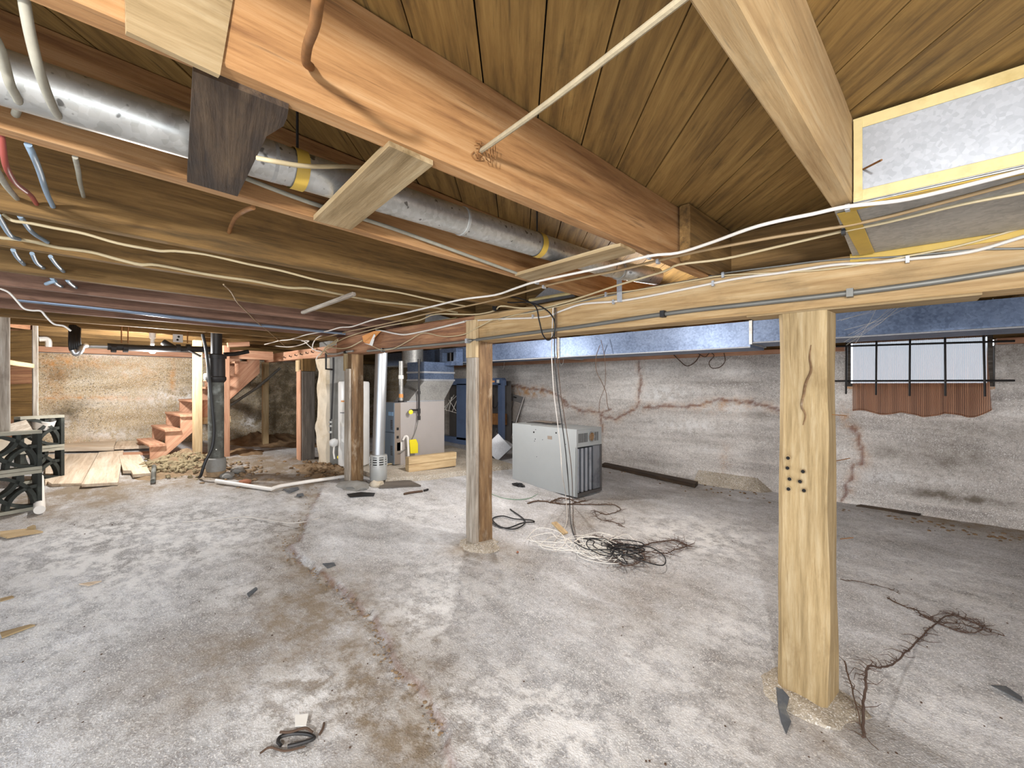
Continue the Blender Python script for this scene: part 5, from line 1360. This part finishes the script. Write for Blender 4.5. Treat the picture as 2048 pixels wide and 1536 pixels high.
board('slate_shard', 'tall tilted slate chip below the crack', [(494, 1196), (512, 1183), (515, 1186), (498, 1202)], .01, 'shard', .03, 'scrap')
board('slate_shard', 'flat grey shard beside the white pipe', [(566, 980), (596, 976), (598, 980), (578, 988)], .006, 'shard', .012, 'scrap')
board('slate_shard', 'second flat grey shard near the brown post', [(594, 990), (606, 988), (608, 993), (592, 995)], .006, 'shard', .012, 'scrap')
board('slate_shard', 'black felt strip at the foot of the brown post', [(694, 990), (722, 986), (750, 988), (748, 993), (700, 996)], .006, 'black', .012, 'scrap')
# triangular concrete fillet at the wall foot
q0, q1 = P(1395, 955, Y=6.17), P(1528, 965, Y=6.17)
z0_, z1_ = fz(q0.x, 6.1) - .02, fz(q1.x, 6.1) - .02
mbf = MB().add([(q0.x, 6.2, z0_ + .16), (q1.x - .08, 6.2, z1_ + .17), (q1.x, 6.02, z1_), (q0.x, 5.98, z0_), (q0.x, 6.21, z0_), (q1.x + .12, 6.21, z1_)], [(0, 3, 2, 1), (0, 4, 3), (1, 2, 5), (0, 1, 5, 4), (3, 4, 5, 2)])
tag(build(mbf, 'wall_fillet', 'pad', wall_window))

# ================================================================ heaps
def heap(name, label, cat, spots, mat, kind=None, sub=2):
    mb_ = MB()
    for k, (u, v, r, h) in enumerate(spots):
        c_ = fl(u, v); vs_, fs_2 = lump((c_.x, c_.y, c_.z + r * .1), r, k * 1.7 + len(label), sub, .45, (1, 1, h)); mb_.add(vs_, fs_2)
    o = build(mb_, name, mat, smooth=True, kind=kind); return tag(o, label, cat)
random.seed(5)
MOUNDS = []
def mound(name, label, cat, bumps, mat):
    """heightfield bank of earth: bumps are (u, v, radius, height)"""
    bs = [(fl(u, v).xy, r, h) for u, v, r, h in bumps]; MOUNDS.extend(bs)
    x0_ = min(b[0].x - b[1] * 1.7 for b in bs); x1_ = max(b[0].x + b[1] * 1.7 for b in bs); y0_ = min(b[0].y - b[1] * 1.7 for b in bs); y1_ = max(b[0].y + b[1] * 1.7 for b in bs)
    x0_ = max(x0_, XB + .06)
    nx2 = int((x1_ - x0_) / .03) + 2; ny2 = int((y1_ - y0_) / .03) + 2
    xs_ = np.linspace(x0_, x1_, nx2); ys_ = np.linspace(y0_, y1_, ny2); gx2, gy2 = np.meshgrid(xs_, ys_); pt = np.stack([gx2.ravel(), gy2.ravel()], 1)
    hh = np.zeros(len(pt))
    for c_, r_, h_ in bs: hh = np.maximum(hh, h_ * blob(pt, tuple(c_), r_))
    nn_ = nz(np.column_stack([pt, np.zeros(len(pt))]), 6.0, len(label) * .7, 4)
    hh = hh * (1 + .55 * nn_) - .022
    zz_ = floor_np(pt) + hh
    mb_ = MB(); mb_.add([(a, b_, c_) for (a, b_), c_ in zip(pt, zz_)], [(jj * nx2 + ii, jj * nx2 + ii + 1, (jj + 1) * nx2 + ii + 1, (jj + 1) * nx2 + ii) for jj in range(ny2 - 1) for ii in range(nx2 - 1) if max(hh[jj * nx2 + ii], hh[(jj + 1) * nx2 + ii + 1], hh[jj * nx2 + ii + 1], hh[(jj + 1) * nx2 + ii]) > -.018])
    o = build(mb_, name, mat, smooth=True, kind='stuff'); return tag(o, label, cat)
mound('dirt_mound', 'brown dirt mound at the foot of the stair', 'dirt', [(340, 930, .30, .10), (375, 922, .28, .13), (410, 938, .22, .08), (320, 948, .22, .06)], 'loam')
mound('dirt_mound', 'low dirt mound banked against the pier and grey post', 'dirt', [(640, 938, .22, .08), (670, 945, .25, .08), (612, 932, .18, .05)], 'loam')
mound('dirt_mound', 'earth bank under the upper stair', 'dirt', [(520, 885, .35, .16), (565, 880, .35, .12), (490, 905, .25, .06), (600, 890, .25, .08)], 'dirt')
def heap2(name, label, cat, spots, mat, sub=1):
    mb_ = MB()
    for k, (u, v, r, h) in enumerate(spots):
        c_ = fl(u, v); mh = max([h_ * math.exp(-((c_.x - b[0]) ** 2 + (c_.y - b[1]) ** 2) / (r_ * r_)) for b, r_, h_ in MOUNDS] + [0])
        vs_, fs_2 = lump((c_.x, c_.y, c_.z + mh * .8), r, k * 1.7 + len(label), sub, .5, (1, 1, h)); mb_.add(vs_, fs_2)
    return tag(build(mb_, name, mat, smooth=False, kind='stuff'), label, cat)
heap2('rubble', 'pale crumbled insulation rubble strewn before the stair', 'rubble', [(random.gauss(358, 34), random.gauss(930, 11), random.uniform(.008, .036), random.uniform(.6, 1.0)) for _ in range(420)], 'insul')
heap2('rubble', 'loose clods and chips around the soil stack foot', 'rubble', [(random.gauss(465, 45), random.gauss(942, 10), random.uniform(.01, .035), .6) for _ in range(120)], 'loam')
heap2('rubble', 'brown clods on the dirt bank beside the pier', 'rubble', [(random.gauss(648, 26), random.gauss(942, 8), random.uniform(.01, .035), .6) for _ in range(90)], 'dirt')
for (u, v, r, lab) in ((534, 873, .06, 'small reddish stone under the upper stair'), (455, 955, .07, 'grey lump of concrete by the soil stack'), (475, 945, .08, 'broken grey concrete chunk by the soil stack'), (1035, 1105, .012, 'tiny rusty bolt cap on the slab'), (490, 968, .06, 'pinkish brick crumb beside the white pipe')):
    c_ = fl(u, v); vs, fs = lump((c_.x, c_.y, c_.z + r * .3), r, u * .1, 2, .4, (1, 1, .6)); tag(build(MB().add(vs, fs), 'stone', 'burlap' if 'red' in lab or 'pink' in lab or 'rust' in lab else 'pier', smooth=True), lab, 'stone')
heap('debris', 'dirt and chips scattered along the broken slab edge', 'debris', [(q_[0] + random.gauss(-8, 12), q_[1] + random.gauss(0, 10), random.uniform(.003, .010), .5) for q_ in edge_px[:17] for _ in range(16)], 'loam', 'stuff', 1)
heap('debris', 'grit strewn along the foot of the window wall', 'debris', [(u_, 938 + (u_ - 1210) * .16 + abs(random.gauss(6, 6)), random.uniform(.006, .022), .5) for u_ in [random.uniform(1215, 2040) for _ in range(120)]], 'dirt', 'stuff', 1)
heap('debris', 'chips and leaf scraps scattered over the floor', 'debris', [(random.uniform(0, 2040), random.uniform(1010, 1530), random.uniform(.002, .006), .6) for _ in range(150)], 'root', 'stuff', 1)

# white pvc pipe on the floor
cable('pipe', 'long white plastic pipe kinked across the dirt floor', 'pipe', [fl(432, 967, .03), fl(470, 973, .03), fl(535, 983, .03), fl(545, 983, .03), fl(560, 978, .03), fl(620, 968, .03), fl(688, 958, .03)], .020, 'pvc', k=2, n=10)
cable('pipe', 'short rusty pipe stub by the notched board', 'pipe', [fl(306, 968, .03), fl(308, 945, .07)], .022, 'cast_iron', k=1, n=10)
cable('wire', 'thin white wire lying on the slab with a grey clip', 'wire', [fl(365, 1045, .006), fl(420, 1043, .006), fl(460, 1038, .006), fl(490, 1035, .006), fl(530, 1040, .006), fl(575, 1047, .006), fl(610, 1045, .006), fl(640, 1037, .006)], .004, 'cable_white', k=4)

# ================================================================ hanging wires and the tangle on the floor
dw = [(1108, 615, 2.37), (1107, 660, 2.42), (1106, 700, 2.6), (1108, 740, 2.62), (1112, 790, 2.64), (1120, 850, 2.66), (1126, 900, 2.68), (1130, 950, 2.7)]
def drop(lab, off, mat, r, tail):
    pts = [P(u + off * (1 + k * .25), v, Y=y) for k, (u, v, y) in enumerate(dw)] + [fl(u, v, l) for u, v, l in tail]
    return cable('cable', lab, 'cable', pts, r, mat, k=5)
drop('white wire dropping from the girder to the floor tangle', -2, 'cable_white', .0036, [(1131, 1010, .12), (1133, 1050, .02), (1110, 1085, .012)])
drop('black wire dropping beside the white one to the tangle', 2, 'black', .0040, [(1139, 1020, .12), (1142, 1055, .03), (1155, 1085, .012), (1175, 1092, .012)])
drop('slack brown wire dropping last to the floor tangle', 5, 'root', .0028, [(1146, 1040, .1), (1150, 1070, .02), (1165, 1095, .01)])
cable('wire', 'pair of thin dark wires hanging in front of the window wall crack', 'wire', [P(u, v, Y=4.15) for u, v in ((1200, 690), (1192, 715), (1193, 742), (1204, 765), (1212, 785), (1214, 805), (1218, 822))], .0035, 'root', k=4)
cable('wire', 'thin dark wire hanging straight from the trunk duct', 'wire', [P(u, v, Y=4.14) for u, v in ((1202, 680), (1210, 720), (1210, 770), (1200, 800), (1198, 825))], .003, 'root', k=4)
random.seed(33)
def loops(cx_, cy_, rx_, ry_, n_, rad, lift=.012):
    """loosely thrown loops: each turn has its own centre and size"""
    pts = []; a = random.uniform(0, 6)
    c_ = fl(cx_, cy_)
    for k in range(n_):
        q_ = fl(cx_ + random.uniform(-1, 1) * rx_, cy_ + random.uniform(-1, 1) * ry_); r_ = random.uniform(.45, 1.0) * rad; e_ = random.uniform(.55, 1.0); ph = random.uniform(0, 3.14)
        for s_ in range(random.choice((5, 6, 7))):
            a += random.uniform(.75, 1.15)
            dx_ = r_ * math.cos(a); dy_ = r_ * e_ * math.sin(a)
            x_ = q_.x + dx_ * math.cos(ph) - dy_ * math.sin(ph); y_ = q_.y + dx_ * math.sin(ph) + dy_ * math.cos(ph)
            pts.append(Vector((x_, y_, fz(x_, y_) + lift + random.uniform(0, .03))))
    return pts
cable('cable', 'heap of white wire coiled loosely on the floor', 'cable', loops(1165, 1098, 75, 16, 13, .22, .022), .0026, 'wire_white', k=5)
cable('cable', 'heap of black cable coiled beside the white wire', 'cable', loops(1240, 1116, 52, 16, 10, .18, .05), .0042, 'black', k=5)
cable('cable', 'second coil of pale wire thrown over the black cable', 'cable', loops(1235, 1110, 55, 16, 7, .20, .035), .0025, 'wire_white', k=5)
cable('cable', 'small loop of dark cable on the slab behind the brown post', 'cable', [fl(u, v, .01) for u, v in ((978, 1040), (990, 1052), (1015, 1058), (1045, 1048), (1068, 1046), (1060, 1042), (1030, 1040), (1005, 1034), (985, 1040), (1000, 1055), (1030, 1060), (1050, 1044), (1020, 1020))], .006, 'black', k=6)
cable('cable', 'thin green wire curving on the floor by the discarded cabinet', 'cable', [fl(u, v, .006) for u, v in ((978, 983), (985, 990), (1010, 998), (1040, 1000), (1060, 997), (1076, 989))], .0045, 'green_wire', k=5)
gl = thing('glove', 'crumpled black rag by the discarded cabinet corner', 'rag', fl(1040, 972))
vs, fs = lump(fl(1037, 973, .02), .05, 3.3, 3, .5, (1.6, 1, .5)); build(MB().add(vs, fs), 'cloth', 'black', gl, smooth=True)
gl.name = 'rag'

# roots
def root_path(px, seed, r, mat, lab, twigs=18, lift=.008, tl=.06):
    random.seed(seed)
    base = smooth_path([fl(u, v, lift + (0 if k_ is None else k_)) for u, v, k_ in [(q_ + (None,)) if len(q_) == 2 else q_ for q_ in px]], 6)
    base = [b_ + mnoise.noise_vector(b_ * 23.0 + Vector((seed, 0, 0))) * .007 for b_ in base]
    t_ = thing('root', lab, 'root', base[0])
    rs = [max(.0015, r * (1 - .75 * i / len(base))) for i in range(len(base))]
    build(MB().tube(base, rs, 6), 'stem', mat, t_, smooth=True)
    mb_ = MB()
    for k in range(twigs):
        p = random.choice(base); a = random.uniform(0, 6.28); l = random.uniform(.3, 1) * tl
        q1_ = p + Vector((math.cos(a), math.sin(a), random.uniform(0, .35))) * l * .5; q2_ = p + Vector((math.cos(a + .5), math.sin(a + .5), random.uniform(0, .3))) * l
        mb_.tube([p, q1_, q2_], [.0024, .0017, .0009], 4)
    if twigs: build(mb_, 'twigs', mat, t_, kind='stuff')
    return t_
root_path([(1727, 1478, .0), (1727, 1440, .05), (1732, 1400, .09), (1736, 1376, .10), (1765, 1362, .06), (1792, 1340, .03), (1812, 1314, .02), (1828, 1292), (1855, 1265), (1880, 1242), (1900, 1234), (1925, 1238), (1955, 1250), (1966, 1258), (1945, 1268), (1905, 1262), (1880, 1250), (1860, 1240), (1880, 1230), (1920, 1232)], 3, .0058, 'root_red', 'branching dead root trailing over the slab from the nearest post', 120, tl=.10)
root_path([(1688, 1374, .12), (1700, 1405, .10), (1716, 1450, .05), (1728, 1476), (1758, 1504)], 4, .004, 'root', 'thin root leaning on the foot of the nearest post', 8)
root_path([(1775, 1198), (1800, 1212), (1830, 1222), (1850, 1236), (1880, 1246), (1930, 1252), (1968, 1262), (2010, 1274)], 6, .004, 'root', 'wiry root trailing to the picture edge', 30)
root_path([(1682, 1161), (1715, 1166), (1750, 1172), (1785, 1182), (1800, 1190)], 7, .003, 'root', 'hair thin root on the slab behind the nearest post', 8)
root_path([(1055, 1008), (1080, 1003), (1110, 1008), (1140, 1010), (1190, 1010), (1230, 1012), (1240, 1022), (1215, 1030), (1190, 1024), (1200, 1040), (1230, 1046), (1250, 1056)], 8, .008, 'root', 'long brown root spreading before the discarded cabinet', 60, tl=.14)
root_path([(1100, 1006), (1120, 998), (1140, 1000), (1155, 1006), (1170, 1002), (1135, 1010), (1110, 1004), (1150, 1000)], 9, .009, 'root', 'clump of root fibre against the discarded cabinet', 50, tl=.12)
root_path([(1240, 1090), (1260, 1100), (1290, 1094), (1320, 1088), (1350, 1086), (1375, 1096), (1350, 1104), (1330, 1112), (1290, 1108), (1270, 1118), (1300, 1130)], 10, .007, 'root_red', 'tangled brown root mass beside the coiled wires', 130, tl=.16, lift=.02)
root_path([(1190, 1080), (1220, 1090), (1250, 1110), (1230, 1130), (1260, 1140), (1290, 1120), (1250, 1100), (1210, 1095)], 11, .006, 'root_red', 'reddish root fibres caught inside the coiled wires', 110, tl=.15, lift=.03)

# litter near the camera
lt_ = thing('spring_clip', 'curved black metal clip lying on the slab near the camera', 'scrap', fl(590, 1490))
build(MB().tube(smooth_path([fl(u, v, .01) for u, v in ((562, 1496), (556, 1488), (562, 1478), (590, 1472), (618, 1474), (628, 1482), (600, 1492), (575, 1498))], 5), .007, 6), 'bent_strip', 'black_iron', lt_, smooth=True)
build(MB().tube(smooth_path([fl(u, v, .02) for u, v in ((560, 1474), (580, 1474), (610, 1466), (625, 1474))], 5), .005, 6), 'bent_strip', 'root', lt_, smooth=True)
board('paper_scrap', 'small pale blue paper label on the black clip', [(590, 1444), (617, 1441), (612, 1466), (590, 1467)], .002, 'paper', .03, 'paper')
cable('wire', 'short dark curved nail beside the black clip', 'nail', [fl(639, 1473, .008), fl(646, 1462, .012), fl(648, 1450, .008)], .005, 'root', k=4)
cable('wire', 'dead twig below the black clip', 'twig', [fl(520, 1510, .006), fl(540, 1500, .01), fl(570, 1506, .008), fl(610, 1496, .006)], .004, 'root', k=4)
cable('iron_scrap', 'dark iron strap lying on the slab near the pad', 'scrap', [fl(808, 990, .01), fl(820, 988, .015), (fl(845, 984, .01))], .012, 'root', k=3)
cable('iron_scrap', 'small black iron chip beside the strap', 'scrap', [fl(848, 983, .01), fl(856, 981, .012)], .012, 'black_iron', k=1)

# wires dangling on the window wall
cable('wire', 'dark wire looping from the sill on the window wall', 'wire', [P(u, v, Y=6.14) for u, v in ((1345, 707), (1360, 722), (1374, 732), (1390, 724), (1400, 710))], .006, 'root', k=5)
cable('wire', 'brown wire coil hanging from the sill on the window wall', 'wire', [P(u, v, Y=6.14) for u, v in ((1395, 706), (1410, 714), (1420, 705), (1428, 712), (1418, 725), (1424, 736), (1440, 734), (1450, 722), (1448, 706))], .005, 'root', k=5)
cable('wire', 'short white pull cord on the window wall', 'cord', [P(u, v, Y=6.165) for u, v in ((1012, 702), (1008, 732), (1006, 739))], .007, 'pvc', k=2)
cable('wire', 'white hook of wire under the sill', 'wire', [P(u, v, Y=6.165) for u, v in ((1116, 706), (1120, 727), (1126, 727), (1128, 706))], .007, 'pvc', k=4)
cable('wire', 'black cable dropping behind the brown post to the blue cabinet', 'cable', [P(u, v, Y=4.66) for u, v in ((979, 718), (981, 728), (983, 745), (980, 760))], .012, 'black', k=3)
# cobweb strands by the nearest post
cw = thing('cobweb', 'fine cobweb strands strung beside the nearest post', 'cobweb', P(1750, 620, Y=3.2), kind=None)
random.seed(2)
for k in range(9):
    a = P(1672 + random.uniform(0, 40), 660 + random.uniform(-20, 30), Y=2.75); b_ = P(1760 + random.uniform(0, 90), 590 + random.uniform(0, 20), Y=3.2)
    build(MB().tube([a, a.lerp(b_, .5) + Vector((0, 0, -.02)), b_], .0006, 4), 'strand', 'cob', cw)
